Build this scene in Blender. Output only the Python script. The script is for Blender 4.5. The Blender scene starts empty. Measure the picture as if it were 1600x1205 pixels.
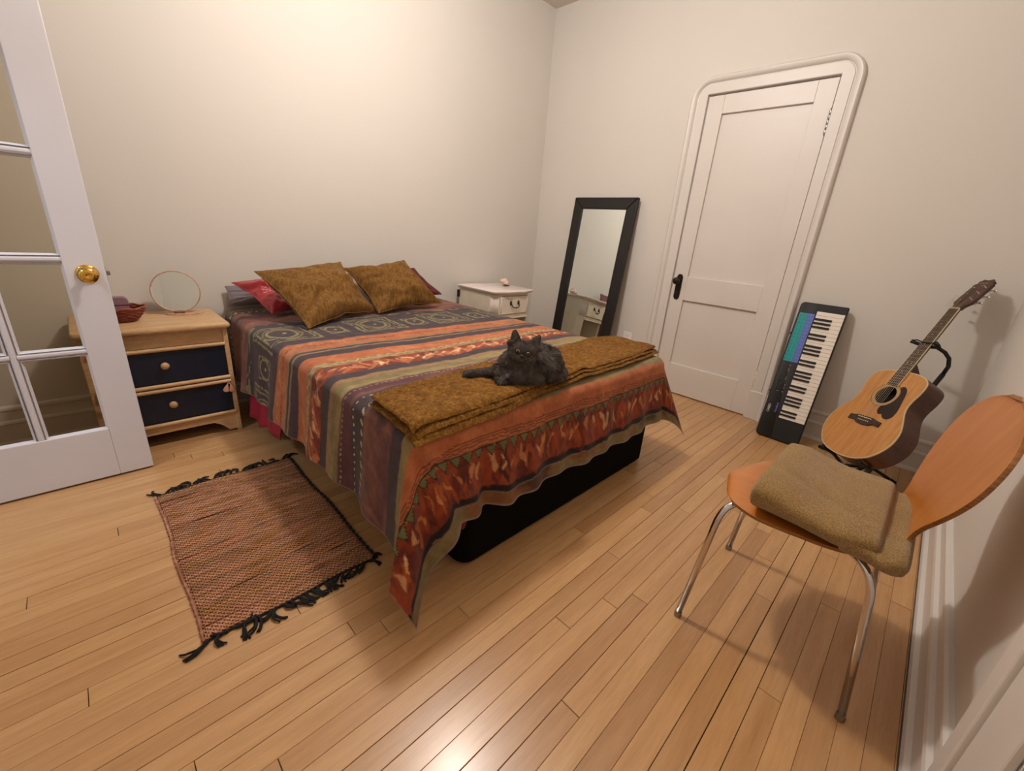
import bpy, math, random
import numpy as np
from mathutils import Matrix, Vector, noise
from mathutils.bvhtree import BVHTree
random.seed(7)
PI = math.pi
S = bpy.context.scene
COL = S.collection

# ---------------------------------------------------------------- camera
cam_d = bpy.data.cameras.new('camera'); cam = bpy.data.objects.new('camera', cam_d)
COL.objects.link(cam); S.camera = cam
cam_d.sensor_fit = 'HORIZONTAL'; cam_d.sensor_width = 36.0
cam_d.lens = 656.15 / 1600 * 36.0
cam_d.shift_y = 0.0; cam_d.clip_start = 0.02; cam_d.clip_end = 50
cam.matrix_world = (Matrix.Translation((-3.1327, -2.8344, 1.0978)) @
    Matrix.Rotation(math.radians(-46.2219), 4, 'Z') @ Matrix.Rotation(math.radians(70.098), 4, 'X') @
    Matrix.Rotation(math.radians(4.4386), 4, 'Z'))
# ---------------------------------------------------------------- world, exposure
w = bpy.data.worlds.new('world'); S.world = w; w.use_nodes = True
w.node_tree.nodes['Background'].inputs[0].default_value = (0.10, 0.12, 0.16, 1)
w.node_tree.nodes['Background'].inputs[1].default_value = 0.3
S.view_settings.view_transform = 'Standard'; S.view_settings.look = 'None'
S.view_settings.gamma = 1; S.view_settings.use_curve_mapping = False
S.view_settings.exposure = 0.06
LAMP = (-1.94, -1.42, 2.50)
LAMP_W = 80.0
def lamp_light(name, kind, loc, power, color, size, rot=(0, 0, 0)):
    d = bpy.data.lights.new(name, kind); d.energy = power; d.color = color
    if kind == 'POINT': d.shadow_soft_size = size
    else: d.shape = 'DISK'; d.size = size
    o = bpy.data.objects.new(name, d); o.location = loc; o.rotation_euler = rot
    COL.objects.link(o); return o
lamp_light('ceiling_lamp_light', 'POINT', LAMP, LAMP_W, (1.0, 0.945, 0.885), 0.085)
lamp_light('hallway_cool_fill', 'AREA', (-4.7, -1.6, 2.6), 26.0, (0.80, 0.88, 1.0), 0.5)  # added cool fill through the left doorway, no lamp seen there

# ---------------------------------------------------------------- materials
def lin(c):
    if isinstance(c, str):
        c = c.lstrip('#'); c = [int(c[i:i+2], 16) / 255 for i in (0, 2, 4)]
    return tuple(x / 12.92 if x <= .04045 else ((x + .055) / 1.055) ** 2.4 for x in c[:3]) + (1,)
class NT:
    def __init__(s, name):
        s.m = bpy.data.materials.new(name); s.m.use_nodes = True; s.t = s.m.node_tree
        s.b = s.t.nodes['Principled BSDF']; s.x = -300
    def n(s, typ, **kw):
        nd = s.t.nodes.new(typ); s.x -= 40; nd.location = (s.x, 0)
        for k, v in kw.items():
            if k.startswith('i_'):
                key = k[2:]; key = int(key) if key.isdigit() else key.replace('_', ' ')
                nd.inputs[key].default_value = v
            else: setattr(nd, k, v)
        return nd
    def l(s, a, b): s.t.links.new(a, b)
    def coord(s, scale=(1, 1, 1), kind='Object'):
        c = s.n('ShaderNodeTexCoord'); mp = s.n('ShaderNodeMapping'); mp.inputs['Scale'].default_value = scale
        s.l(c.outputs[kind], mp.inputs[0]); return mp.outputs[0]
    def noise(s, vec, scale, detail=3, rough=.5):
        nn = s.n('ShaderNodeTexNoise'); nn.inputs['Scale'].default_value = scale
        nn.inputs['Detail'].default_value = detail; nn.inputs['Roughness'].default_value = rough
        s.l(vec, nn.inputs['Vector']); return nn.outputs['Fac']
    def ramp(s, fac, stops, interp='LINEAR'):
        r = s.n('ShaderNodeValToRGB'); cr = r.color_ramp; cr.interpolation = interp
        while len(cr.elements) < len(stops): cr.elements.new(0.5)
        for e, (p, c) in zip(cr.elements, stops): e.position = p; e.color = lin(c)
        s.l(fac, r.inputs[0]); return r.outputs[0]
    def mix(s, fac, a, b, mode='MIX'):
        m = s.n('ShaderNodeMix', data_type='RGBA', blend_type=mode)
        for sock, v in ((m.inputs[0], fac), (m.inputs[6], a), (m.inputs[7], b)):
            if hasattr(v, 'is_linked') or hasattr(v, 'links'): s.l(v, sock)
            elif isinstance(v, (int, float)): sock.default_value = v
            else: sock.default_value = lin(v)
        return m.outputs[2]
    def bump(s, h, strength=.2, dist=.002):
        b = s.n('ShaderNodeBump'); b.inputs['Strength'].default_value = strength
        b.inputs['Distance'].default_value = dist; s.l(h, b.inputs['Height']); s.l(b.outputs[0], s.b.inputs['Normal'])
    def base(s, c):
        if hasattr(c, 'links'): s.l(c, s.b.inputs['Base Color'])
        else: s.b.inputs['Base Color'].default_value = lin(c)
    def pr(s, rough=.5, metal=0, spec=.5, **kw):
        s.b.inputs['Roughness'].default_value = rough; s.b.inputs['Metallic'].default_value = metal
        s.b.inputs['Specular IOR Level'].default_value = spec
        for k, v in kw.items(): s.b.inputs[k.replace('_', ' ')].default_value = v
M = {}
def simple(name, c, rough=.5, metal=0, spec=.5, var=.06, nscale=8, bump=0, bscale=200, **kw):
    t = NT(name); t.pr(rough, metal, spec, **kw)
    v = t.coord()
    if var:
        c1 = [max(0, x - var) for x in hexf(c)]; c2 = [min(1, x + var * .6) for x in hexf(c)]
        t.base(t.ramp(t.noise(v, nscale, 4), [(.3, c1), (.7, c2)]))
    else: t.base(c)
    if bump: t.bump(t.noise(v, bscale, 2), bump, .002)
    M[name] = t.m; return t.m
def hexf(c):
    c = c.lstrip('#'); return [int(c[i:i+2], 16) / 255 for i in (0, 2, 4)]
simple('wall_paint', '#d7d1c9', .75, var=.008, nscale=1.5, bump=.12, bscale=60, spec=.3)
simple('ceiling_paint', '#d6cbc2', .8, var=.008, nscale=2)
simple('trim_paint', '#d8d2cb', .42, var=.01, nscale=3, bump=.08, bscale=30)
simple('door_paint', '#d9d2cb', .42, var=.01, nscale=3, bump=.08, bscale=30)
simple('glazed_door_paint', '#d6d3d8', .38, var=.01, nscale=3, bump=.06, bscale=30)
simple('dark_gap', '#20150d', .9, var=0)
simple('seam_dark', '#5a4a3c', .9, var=.03)
simple('old_bronze', '#2f2620', .45, .6, var=.03, nscale=30)
simple('brass', '#e0b45a', .08, 1, var=0)
simple('steel_grey', '#9a958e', .3, 1, var=0)
simple('chrome', '#d4d2d2', .12, 1, var=0)
simple('red_sheet', '#7a1c1e', .7, var=.04)
simple('magenta_sheet', '#9a1c38', .6, var=.04)
simple('black_cloth', '#0e0c0b', .95, var=.01, spec=.1)
simple('red_satin', '#a01e26', .38, var=.04, nscale=12, Sheen_Weight=.4)
simple('wine_fabric', '#5c1018', .6, var=.03)
simple('grey_fabric', '#857c80', .9, var=.03)
simple('mirror_glass', '#e6ecea', .01, 1, var=0)
simple('black_frame', '#15100f', .5, var=.02, nscale=40, bump=.2, bscale=90)
simple('cream_paint', '#e0d4c0', .4, var=.02, nscale=10, bump=.05, bscale=40)
simple('cream_top', '#e4d8d0', .3, var=.02, nscale=6)
simple('antique_pull', '#4a4638', .4, .8, var=.05, nscale=80)
simple('navy_paint', '#131c30', .4, var=.015, nscale=20)
simple('bow_pink', '#c79078', .5, var=.03)
simple('dark_wood', '#6b4a30', .7, var=.03)  # plain dark brown wood for backs, drawer boxes and the hinge block
simple('shell', '#e6c8bc', .45, var=.12, nscale=60, bump=.5, bscale=120)
simple('shell_dark', '#6a4038', .5, var=.05)
simple('wicker', '#83381f', .55, var=.12, nscale=60)
simple('mauve_plastic', '#8a6a72', .5, var=.03)
simple('plastic_black', '#121112', .6, var=.01, nscale=200, bump=.08, bscale=900)
simple('plastic_deep', '#09090a', .5, var=0)
simple('white_key', '#eee5d8', .25, var=.01)
simple('black_key', '#0b0a0b', .25, var=0)
simple('panel_teal', '#17989a', .5, var=0)
simple('panel_blue', '#6478c8', .5, var=0)
simple('print_teal', '#13605f', .5, var=0)
simple('print_blue', '#36458a', .5, var=0)
simple('print_white', '#c9c5c4', .5, var=0)
simple('print_violet', '#6670c4', .5, var=0)
simple('button_red', '#a04048', .4, var=0)
simple('button_grey', '#8a8583', .4, var=0)
simple('outlet_white', '#ebe5df', .35, var=0)
simple('black_rubber', '#0d0c0c', .5, var=.01)
simple('pickguard', '#2a1814', .22, var=.02, nscale=20)
simple('rosewood', '#37231a', .5, var=.06, nscale=60)
simple('ivory', '#e0cfa4', .4, var=.02)
simple('rosette', '#b4926a', .4, var=.05, nscale=90)
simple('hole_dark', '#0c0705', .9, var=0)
simple('string_metal', '#b8a890', .35, 1, var=0)
simple('fringe_black', '#14110f', .9, var=.02)
simple('rug_edge', '#a9735a', .9, var=.12, nscale=35)
simple('bed_hem', '#a39a92', .9, var=.03)
simple('cat_fur', '#5f5651', .85, var=.10, nscale=34, spec=.2)
simple('cat_skin', '#3a3432', .9, var=.02, spec=.1)
simple('cat_nose', '#1a1414', .4, var=0)
simple('cat_eye', '#746b3e', .08, var=0, spec=.8)
simple('cat_pupil', '#050505', .05, var=0, spec=.8)
simple('canopy_metal', '#c8beb0', .4, var=0)
t = NT('lamp_globe'); t.base('#fff4e2'); t.pr(.5); t.b.inputs['Emission Color'].default_value = (1, .90, .8, 1)
t.b.inputs['Emission Strength'].default_value = 18; M['lamp_globe'] = t.m
t = NT('clear_glass'); t.pr(.0, 0, .5, Transmission_Weight=1.0, IOR=1.0); t.base('#b4aa98')
# thin pane: mostly straight-through, a little reflection
tr = t.n('ShaderNodeBsdfTransparent'); tr.inputs[0].default_value = (.86, .83, .76, 1)
gl = t.n('ShaderNodeBsdfGlossy'); gl.inputs[0].default_value = (1, 1, 1, 1); gl.inputs['Roughness'].default_value = .02
fr = t.n('ShaderNodeFresnel'); fr.inputs[0].default_value = 1.25
mx = t.n('ShaderNodeMixShader'); t.l(fr.outputs[0], mx.inputs[0]); t.l(tr.outputs[0], mx.inputs[1]); t.l(gl.outputs[0], mx.inputs[2])
t.l(mx.outputs[0], t.t.nodes['Material Output'].inputs[0]); M['clear_glass'] = t.m
def wood(name, c1, c2, c3, rough, axis_scale, rand=0.0, coat=0.0, nscale=3.0, bump=.04, fine=.3):
    fine_k = fine; t = NT(name); t.pr(rough, 0, .5, Coat_Weight=coat, Coat_Roughness=.2)
    tc = t.n('ShaderNodeTexCoord'); mp = t.n('ShaderNodeMapping'); mp.inputs['Scale'].default_value = axis_scale
    if rand:
        oi = t.n('ShaderNodeObjectInfo'); cb = t.n('ShaderNodeCombineXYZ')
        mu = t.n('ShaderNodeMath', operation='MULTIPLY'); mu.inputs[1].default_value = 57.0
        t.l(oi.outputs['Random'], mu.inputs[0]); t.l(mu.outputs[0], cb.inputs[0]); t.l(mu.outputs[0], cb.inputs[2])
        t.l(cb.outputs[0], mp.inputs['Location'])
    t.l(tc.outputs['Object'], mp.inputs[0]); v = mp.outputs[0]
    f1 = t.noise(v, nscale, 5, .55); f2 = t.noise(v, nscale * 5, 3, .6)
    col = t.ramp(f1, [(.28, c1), (.5, c2), (.74, c3)])
    fine = t.ramp(f2, [(.3, '#8f8a84'), (.6, '#ffffff')])
    col = t.mix(fine_k, col, fine, 'MULTIPLY')
    if rand:
        rr = t.ramp(oi.outputs['Random'], [(0, '#cdae90'), (.14, '#f4dfc4'), (.3, '#e0c4a4'), (.5, '#fff2dc'), (.68, '#ead0b0'), (.84, '#ffecd4'), (1, '#c2a080')])
        col = t.mix(rand, col, rr, 'MULTIPLY')
    t.base(col); t.bump(f1, bump, .002); M[name] = t.m; return t.m
wood('maple_floor', '#be9668', '#c8a072', '#d1ab7e', .30, (1.0, 11, 11), rand=.5, coat=.25, bump=.02, fine=.14)
wood('pale_wood', '#c39a6c', '#d2aa7c', '#dcb98c', .4, (1.5, 9, 9), coat=.1)
wood('chair_ply', '#b5681e', '#bd7026', '#c67c30', .32, (5, .8, .8), coat=.35, fine=.12)
wood('ply_edge', '#7a4a20', '#93602e', '#b07a40', .5, (3, 3, 60))
wood('spruce', '#b87a3c', '#c88a48', '#d29a58', .28, (16, 1.2, 3), coat=.4)
wood('mahogany', '#40231a', '#54301f', '#633a26', .3, (3, 12, 3), coat=.3)
wood('neck_wood', '#6a4226', '#7a4e2e', '#8a5c38', .35, (10, 1, 10))
wood('dark_head', '#3a2119', '#4a2a1e', '#5a3424', .3, (12, 1.5, 3), coat=.3)
wood('mirror_wood_rim', '#c08a68', '#cfa080', '#d8ae90', .4, (6, 6, 6))
# olive chenille cushion
t = NT('olive_chenille'); t.pr(.75, 0, .15, Sheen_Weight=.05, Sheen_Roughness=.4); v = t.coord((1, 1, 1))
v2 = t.coord((14, 14, 3)); f = t.noise(v2, 6, 4, .7)
col = t.ramp(f, [(.3, '#5c3e18'), (.5, '#7c5828'), (.7, '#94703c')])
col = t.mix(.35, col, t.ramp(t.noise(v, 3, 2), [(.3, '#a08060'), (.7, '#ffffff')]), 'MULTIPLY')
t.base(col); t.bump(f, .5, .003); M['olive_chenille'] = t.m
# gold plush throw with ribbed dimples
t = NT('gold_plush'); t.pr(.9, 0, .1, Sheen_Weight=.04, Sheen_Roughness=.5); v = t.coord()
v1 = t.coord((1, .55, 1)); n1 = t.noise(v1, 190, 3, .7); v3 = t.coord((1, 1, 1)); n3 = t.noise(v3, 60, 3, .6)
ad = t.n('ShaderNodeMath', operation='ADD'); t.l(n1, ad.inputs[0]); t.l(n3, ad.inputs[1])
dv = t.n('ShaderNodeMath', operation='MULTIPLY'); dv.inputs[1].default_value = .5; t.l(ad.outputs[0], dv.inputs[0])
col = t.ramp(dv.outputs[0], [(.34, '#4e300a'), (.5, '#77501c'), (.64, '#986c30')])
col = t.mix(.3, col, t.ramp(t.noise(v, 7, 2), [(.3, '#a08a70'), (.7, '#ffffff')]), 'MULTIPLY')
t.base(col); t.bump(dv.outputs[0], .9, .006); M['gold_plush'] = t.m
# khaki wool
t = NT('khaki_wool'); t.pr(.95, 0, .1, Sheen_Weight=.3); v = t.coord(); f = t.noise(v, 330, 4, .7)
col = t.ramp(f, [(.32, '#785a2e'), (.5, '#9c7c4a'), (.66, '#bb9a62')])
col = t.mix(.3, col, t.ramp(t.noise(v, 9, 2), [(.3, '#b0a088'), (.7, '#ffffff')]), 'MULTIPLY')
t.base(col); t.bump(f, .8, .004); M['khaki_wool'] = t.m
# printed bedspread: pattern painted per vertex, fabric grain from nodes
t = NT('bedspread_print'); t.pr(.8, 0, .2, Sheen_Weight=.12); v = t.coord()
at = t.n('ShaderNodeVertexColor'); at.layer_name = 'print'
f = t.noise(v, 26, 4, .65); f2 = t.noise(v, 420, 2)
col = t.mix(.5, at.outputs[0], t.ramp(f, [(.3, '#a09a9a'), (.65, '#ffffff')]), 'MULTIPLY')
t.base(col); t.bump(f2, .25, .001); M['bedspread_print'] = t.m
# woven rag rug
t = NT('rag_weave'); t.pr(.95, 0, .1)
tc = t.n('ShaderNodeTexCoord'); mpa = t.n('ShaderNodeMapping'); mpa.inputs['Scale'].default_value = (1.6, 34, 1); t.l(tc.outputs['Object'], mpa.inputs[0])
strip = t.noise(mpa.outputs[0], 1.6, 3, .6)
col = t.ramp(strip, [(.28, '#2e2a2a'), (.35, '#8c6248'), (.40, '#c08a70'), (.46, '#d8a48a'), (.50, '#b98a58'), (.54, '#8e6c40'), (.58, '#d2a088'), (.64, '#6a5c3c'), (.68, '#c8947a'), (.76, '#3c3830')])
ck = t.n('ShaderNodeTexWave', wave_type='BANDS', bands_direction='DIAGONAL'); mpb = t.n('ShaderNodeMapping'); mpb.inputs['Scale'].default_value = (1, 1, 1)
t.l(tc.outputs['Object'], mpb.inputs[0]); t.l(mpb.outputs[0], ck.inputs[0]); ck.inputs['Scale'].default_value = 42; ck.inputs['Distortion'].default_value = 1.0; ck.inputs['Detail Scale'].default_value = 8
wy = t.n('ShaderNodeTexWave', wave_type='BANDS', bands_direction='Y'); t.l(tc.outputs['Object'], wy.inputs[0]); wy.inputs['Scale'].default_value = 36
wx = t.n('ShaderNodeTexWave', wave_type='BANDS', bands_direction='X'); t.l(tc.outputs['Object'], wx.inputs[0]); wx.inputs['Scale'].default_value = 55
mm = t.n('ShaderNodeMath', operation='MULTIPLY'); t.l(wy.outputs['Fac'], mm.inputs[0]); t.l(wx.outputs['Fac'], mm.inputs[1])
mm2 = t.n('ShaderNodeMath', operation='MULTIPLY_ADD'); t.l(ck.outputs['Fac'], mm2.inputs[0]); mm2.inputs[1].default_value = .5; t.l(mm.outputs[0], mm2.inputs[2])
col = t.mix(1.0, col, t.ramp(mm2.outputs[0], [(.02, '#3a2c26'), (.20, '#b8a398'), (.45, '#fff6ee')]), 'MULTIPLY')
t.base(col); t.bump(mm2.outputs[0], .8, .004); M['rag_weave'] = t.m

# ---------------------------------------------------------------- geometry helpers
MW = {}
def thing(name, label, cat, loc=(0, 0, 0), mw=None, group=None):
    o = bpy.data.objects.new(name, None); COL.objects.link(o); o.empty_display_size = .05
    m = mw if mw is not None else Matrix.Translation(loc)
    o.matrix_world = m; MW[o.name] = m.copy(); o['label'] = label; o['category'] = cat
    if group: o['group'] = group
    return o
def structure(o, label=None):
    o['kind'] = 'structure'
    if label: o['label'] = label
    return o
class B:
    """collects vertices and faces; build() links them as one mesh object"""
    def __init__(s): s.v = []; s.f = []
    def add(s, v, f, m=None):
        k = len(s.v)
        if m is not None: v = [tuple(m @ Vector(p)) for p in v]
        s.v += [tuple(p) for p in v]; s.f += [tuple(i + k for i in q) for q in f]; return s
    def box(s, a, b, m=None):
        (x0, y0, z0), (x1, y1, z1) = a, b
        x0, x1 = sorted((x0, x1)); y0, y1 = sorted((y0, y1)); z0, z1 = sorted((z0, z1))
        v = [(x0,y0,z0),(x1,y0,z0),(x1,y1,z0),(x0,y1,z0),(x0,y0,z1),(x1,y0,z1),(x1,y1,z1),(x0,y1,z1)]
        return s.add(v, [(0,3,2,1),(4,5,6,7),(0,1,5,4),(1,2,6,5),(2,3,7,6),(3,0,4,7)], m)
    def rings(s, rings, cap=True, closed=True, m=None):
        n = len(rings[0]); v = [p for r in rings for p in r]; f = []
        for i in range(len(rings) - 1):
            for j in range(n if closed else n - 1):
                a = i*n + j; b = i*n + (j+1) % n; f.append((a, b, b + n, a + n))
        if cap and closed: f.append(tuple(range(n))[::-1]); f.append(tuple((len(rings)-1)*n + j for j in range(n)))
        return s.add(v, f, m)
    def tube(s, path, r, n=10, m=None, cap=True, closedpath=False):
        P = [Vector(p) for p in path]; rs = r if isinstance(r, (list, tuple)) else [r] * len(P); out = []
        up = None
        for i, p in enumerate(P):
            if closedpath: d = P[(i+1) % len(P)] - P[i-1]
            else: d = P[min(i+1, len(P)-1)] - P[max(i-1, 0)]
            d.normalize()
            if up is None: up = Vector((0,0,1)) if abs(d.z) < .9 else Vector((1,0,0))
            x = d.cross(up).normalized(); y = x.cross(d).normalized(); up = y
            out.append([tuple(p + x * rs[i] * math.cos(2*PI*k/n) + y * rs[i] * math.sin(2*PI*k/n)) for k in range(n)])
        if closedpath: out.append(out[0]); cap = False
        return s.rings(out, cap, True, m)
    def lathe(s, prof, n=24, m=None):
        return s.rings([[(r*math.cos(2*PI*k/n), r*math.sin(2*PI*k/n), z) for k in range(n)] for r, z in prof], True, True, m)
    def prism(s, poly, z0, z1, m=None, bev=0):
        if bev:
            c = np.mean(np.array(poly), 0)
            def sh(k):
                return [(c[0] + (p[0]-c[0])*k, c[1] + (p[1]-c[1])*k) for p in poly]
            L = max(abs(p[0]-c[0]) + abs(p[1]-c[1]) for p in poly); k = 1 - bev / L
            rr = [[(x,y,z0) for x,y in sh(k)], [(x,y,z0+bev) for x,y in poly], [(x,y,z1-bev) for x,y in poly], [(x,y,z1) for x,y in sh(k)]]
        else: rr = [[(x,y,z0) for x,y in poly], [(x,y,z1) for x,y in poly]]
        return s.rings(rr, True, True, m)
    def ellip(s, c, r, nu=16, nv=10, m=None):
        prof = [(max(1e-4, math.sin(PI*i/nv)), -math.cos(PI*i/nv)) for i in range(nv+1)]
        mm = Matrix.Translation(c) @ Matrix.Diagonal((r[0], r[1], r[2], 1))
        return s.lathe(prof, nu, (m @ mm) if m is not None else mm)
    def grid(s, fn, nu, nv, m=None):
        v = [fn(i / nu, j / nv) for j in range(nv+1) for i in range(nu+1)]
        f = [(j*(nu+1)+i, j*(nu+1)+i+1, (j+1)*(nu+1)+i+1, (j+1)*(nu+1)+i) for j in range(nv) for i in range(nu)]
        return s.add(v, f, m)
    def build(s, name, mat, parent=None, smooth=False, bevel=0, seg=2, world=True, sub=0, solid=0, angle=None):
        me = bpy.data.meshes.new(name)
        vv = s.v
        if parent is not None and world:
            inv = MW[parent.name].inverted(); vv = [tuple(inv @ Vector(p)) for p in vv]
        me.from_pydata(vv, [], s.f); me.update()
        if mat: me.materials.append(M[mat] if isinstance(mat, str) else mat)
        o = bpy.data.objects.new(name, me); COL.objects.link(o)
        if parent is not None: o.parent = parent; MW[o.name] = MW[parent.name]
        else: MW[o.name] = Matrix.Identity(4)
        if smooth or bevel or sub: me.shade_smooth() if not bevel or smooth else None
        if bevel:
            b = o.modifiers.new('bevel', 'BEVEL'); b.width = bevel; b.segments = seg; b.limit_method = 'ANGLE'; b.angle_limit = .6
            b.harden_normals = False
        if solid:
            b = o.modifiers.new('solid', 'SOLIDIFY'); b.thickness = solid; b.offset = 0
        if sub:
            b = o.modifiers.new('sub', 'SUBSURF'); b.levels = sub; b.render_levels = sub
        if angle:
            me.shade_smooth(); me.set_sharp_from_angle(angle=math.radians(angle)) if hasattr(me, 'set_sharp_from_angle') else None
        return o
def box_obj(name, a, b, mat, parent=None, bevel=.002, **kw): return B().box(a, b).build(name, mat, parent, bevel=bevel, **kw)
def nz(x, y, z=0, s=1.0): return noise.noise(Vector((x*s, y*s, z*s)))
def tagthing(o, label, cat, group=None):
    o['label'] = label; o['category'] = cat
    if group: o['group'] = group
    return o

# ---------------------------------------------------------------- room shell
XL, YN, H = -3.86, -3.125, 2.83
XR = 0.022; YB = 0.02
floor = structure(box_obj('floor', (XL-.1, YN-.1, -.06), (XR+.1, YB+.1, -.0135), 'dark_gap', bevel=0))
# maple strips, each a part of the floor
PW = 0.0562; y = YB - .01; row = 0; rr = random.Random(11)
known = {}
pl = 0
while y > YN:
    x = XL - rr.random() * .9
    while x < XR:
        L = rr.choice([.4, .6, .9, 1.2, 1.5, 1.8, 2.2]) * (0.85 + .3 * rr.random())
        x0, x1 = max(x, XL), min(x + L, XR)
        if XR - x1 < .15: x1 = XR; L = 9
        if x1 - x0 > .05:
            g = .00030 + (.0008 if rr.random() < .15 else 0)
            cx, cy = (x0+x1)/2, y - PW/2
            hx, hy = (x1-x0)/2 - .0008, PW/2 - g; b = .0009; zt = rr.uniform(-.0003, .0003)
            bb = B(); v = [(-hx,-hy,-.0131),(hx,-hy,-.0131),(hx,hy,-.0131),(-hx,hy,-.0131),
                  (-hx,-hy,-b),(hx,-hy,-b),(hx,hy,-b),(-hx,hy,-b),
                  (-hx+b,-hy+b,zt),(hx-b,-hy+b,zt),(hx-b,hy-b,zt),(-hx+b,hy-b,zt)]
            f = [(0,1,5,4),(1,2,6,5),(2,3,7,6),(3,0,4,7),(4,5,9,8),(5,6,10,9),(6,7,11,10),(7,4,8,11),(8,9,10,11)]
            bb.add(v, f); o = bb.build('plank', 'maple_floor', floor, world=False)
            o.location = (cx, cy, 0); pl += 1
        x += L
    y -= PW; row += 1
structure(box_obj('ceiling', (XL-.1, YN-.1, H), (XR+.1, YB+.1, H+.08), 'ceiling_paint', bevel=0))
structure(box_obj('wall_back', (XL-.1, YB, -.06), (XR+.1, YB+.1, H), 'wall_paint', bevel=0))
wr = B()   # right wall with door opening
DY0, DY1, DZ = -1.400, -2.115, 2.035
wr.box((XR, YB, -.06), (XR+.12, DY0, H)).box((XR, DY1, -.06), (XR+.12, YN-.1, H)).box((XR, DY0, DZ), (XR+.12, DY1, H))
structure(wr.build('wall_right', 'wall_paint'))
wf = B()   # near wall, with the doorway that starts next to its casing
WX1, WX0 = -2.285, -3.16
wf.box((XR, YN, -.06), (WX1, YN-.12, H)).box((WX0, YN, -.06), (XL-.1, YN-.12, H)).box((WX1, YN, 2.05), (WX0, YN-.12, H))
structure(wf.build('wall_front', 'wall_paint'))
wl = B()   # left wall with the french door opening
OY0, OY1 = -.575, -1.40
wl.box((XL, YB, -.06), (XL-.1, OY0, H)).box((XL, OY1, -.06), (XL-.1, YN-.1, H)).box((XL, OY0, 2.05), (XL-.1, OY1, H))
structure(wl.build('wall_left', 'wall_paint'))
# hallway beyond the left doorway
hb = B(); hb.box((-5.4, -3.2, -.06), (XL-.1, .1, -.0)); hall_floor = structure(hb.build('floor_hall', 'pale_wood'))
structure(B().box((-5.5, -3.2, -.06), (-5.4, .1, H)).box((-5.5, .1, -.06), (XL-.1, .2, H)).box((-5.5, -3.3, -.06), (XL-.1, -3.2, H)).build('wall_hall', 'wall_paint'))
structure(B().box((-5.5, -3.3, H), (XL-.1, .2, H+.08)).build('ceiling_hall', 'ceiling_paint'))
structure(B().box((XL+.0, OY0+.075, 0), (XL+.02, OY0, 2.12)).box((XL, OY1, 0), (XL+.02, OY1-.075, 2.12)).box((XL, OY0, 2.05), (XL+.02, OY1, 2.12)).build('trim_3', 'trim_paint', bevel=.004))

def baseboard(name, p0, p1, nrm):
    """profile swept from p0 to p1 along the wall face; nrm points into the room"""
    prof = [(0, .185), (.010, .185), (.017, .178), (.018, .168), (.013, .160), (.013, .118), (.024, .114), (.027, .104), (.022, .100), (.022, .018), (.034, .014), (.038, .0), (0, 0)]
    p0, p1, n = Vector(p0), Vector(p1), Vector(nrm)
    rr = [[tuple(p + n * a + Vector((0, 0, h))) for a, h in prof] for p in (p0, p1)]
    return structure(B().rings(rr).build(name, 'trim_paint'))
baseboard('baseboard_back', (XL, YB, 0), (XR, YB, 0), (0, -1, 0))
baseboard('baseboard_right', (XR, YB, 0), (XR, -1.292, 0), (-1, 0, 0))
baseboard('baseboard_right_end', (XR, -2.235, 0), (XR, YN, 0), (-1, 0, 0))
baseboard('baseboard_front', (XR, YN, 0), (-2.09, YN, 0), (0, 1, 0))
baseboard('baseboard_left', (XL, YB, 0), (XL, OY0+.075, 0), (1, 0, 0))
# hairline dark joint under the near baseboard
structure(B().box((XR, YN+.038, -.002), (-2.09, YN+.0415, .0012)).build('trim_4', 'seam_dark'))

# ---------------------------------------------------------------- door 1 and casing
def rounded_path(y0, y1, zt, r, n=8):
    """from floor on y0 side up, across, down on y1 side (y0>y1)"""
    pts = [(y0, 0.0)]
    pts += [(y0, .5), (y0, 1.0), (y0, 1.5)]
    for k in range(n+1):
        a = PI/2 * k / n; pts.append((y0 - r + r*math.cos(a), zt - r + r*math.sin(a)))
    pts += [((y0+y1)/2 + .1, zt), ((y0+y1)/2 - .1, zt)]
    for k in range(n+1):
        a = PI/2 * k / n; pts.append((y1 + r - r*math.sin(a), zt - r + r*math.cos(a)))
    pts += [(y1, 1.5), (y1, 1.0), (y1, .5), (y1, 0.0)]
    return pts
inner = rounded_path(-1.398, -2.118, 2.038, .002); outer = rounded_path(-1.290, -2.226, 2.140, .13)
prof = [(0, 0), (0, .018), (.03, .021), (.55, .021), (.58, .014), (.62, .015), (.66, .024), (.78, .033), (.90, .034), (.97, .028), (1.0, .016), (1.0, 0)]
rr_ = []
for (yi, zi), (yo, zo) in zip(inner, outer):
    rr_.append([(XR - d, yi + (yo-yi)*k, zi + (zo-zi)*k) for k, d in prof])
structure(B().rings(rr_).build('trim_1', 'trim_paint', angle=40))
structure(B().box((XR, -2.112, 0), (XR-.03, -2.236, .20)).build('trim_2', 'trim_paint', bevel=.004))
door1 = structure(B().box((XR+.05, -1.404, .006), (XR+.012, -2.112, 2.03)).build('door_1', 'door_paint'), 'white two-panel closet door with dark bronze knob')
def dpart(name, a, b, mat='door_paint', bevel=.0025): return box_obj(name, a, b, mat, door1, bevel)
X1, X2 = XR+.012, XR-.006
dpart('stile', (X1, -1.4035, .008), (X2, -1.505, 2.029)); dpart('stile', (X1, -2.015, .008), (X2, -2.1125, 2.029))
dpart('rail', (X1, -1.505, 1.922), (X2, -2.015, 2.029)); dpart('rail', (X1, -1.505, .722), (X2, -2.015, .892)); dpart('rail', (X1, -1.505, .008), (X2, -2.015, .238))
structure(B().box((XR+.06, -1.40, -.01), (XR+.004, -2.115, .0055)).build('trim_5', 'pale_wood'))
def XM(x, y, z): # frame: local z -> -x (out of the right wall), local x -> +y..., local y -> up
    return Matrix(((0, 0, -1, x), (-1, 0, 0, y), (0, 1, 0, z), (0, 0, 0, 1)))
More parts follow.
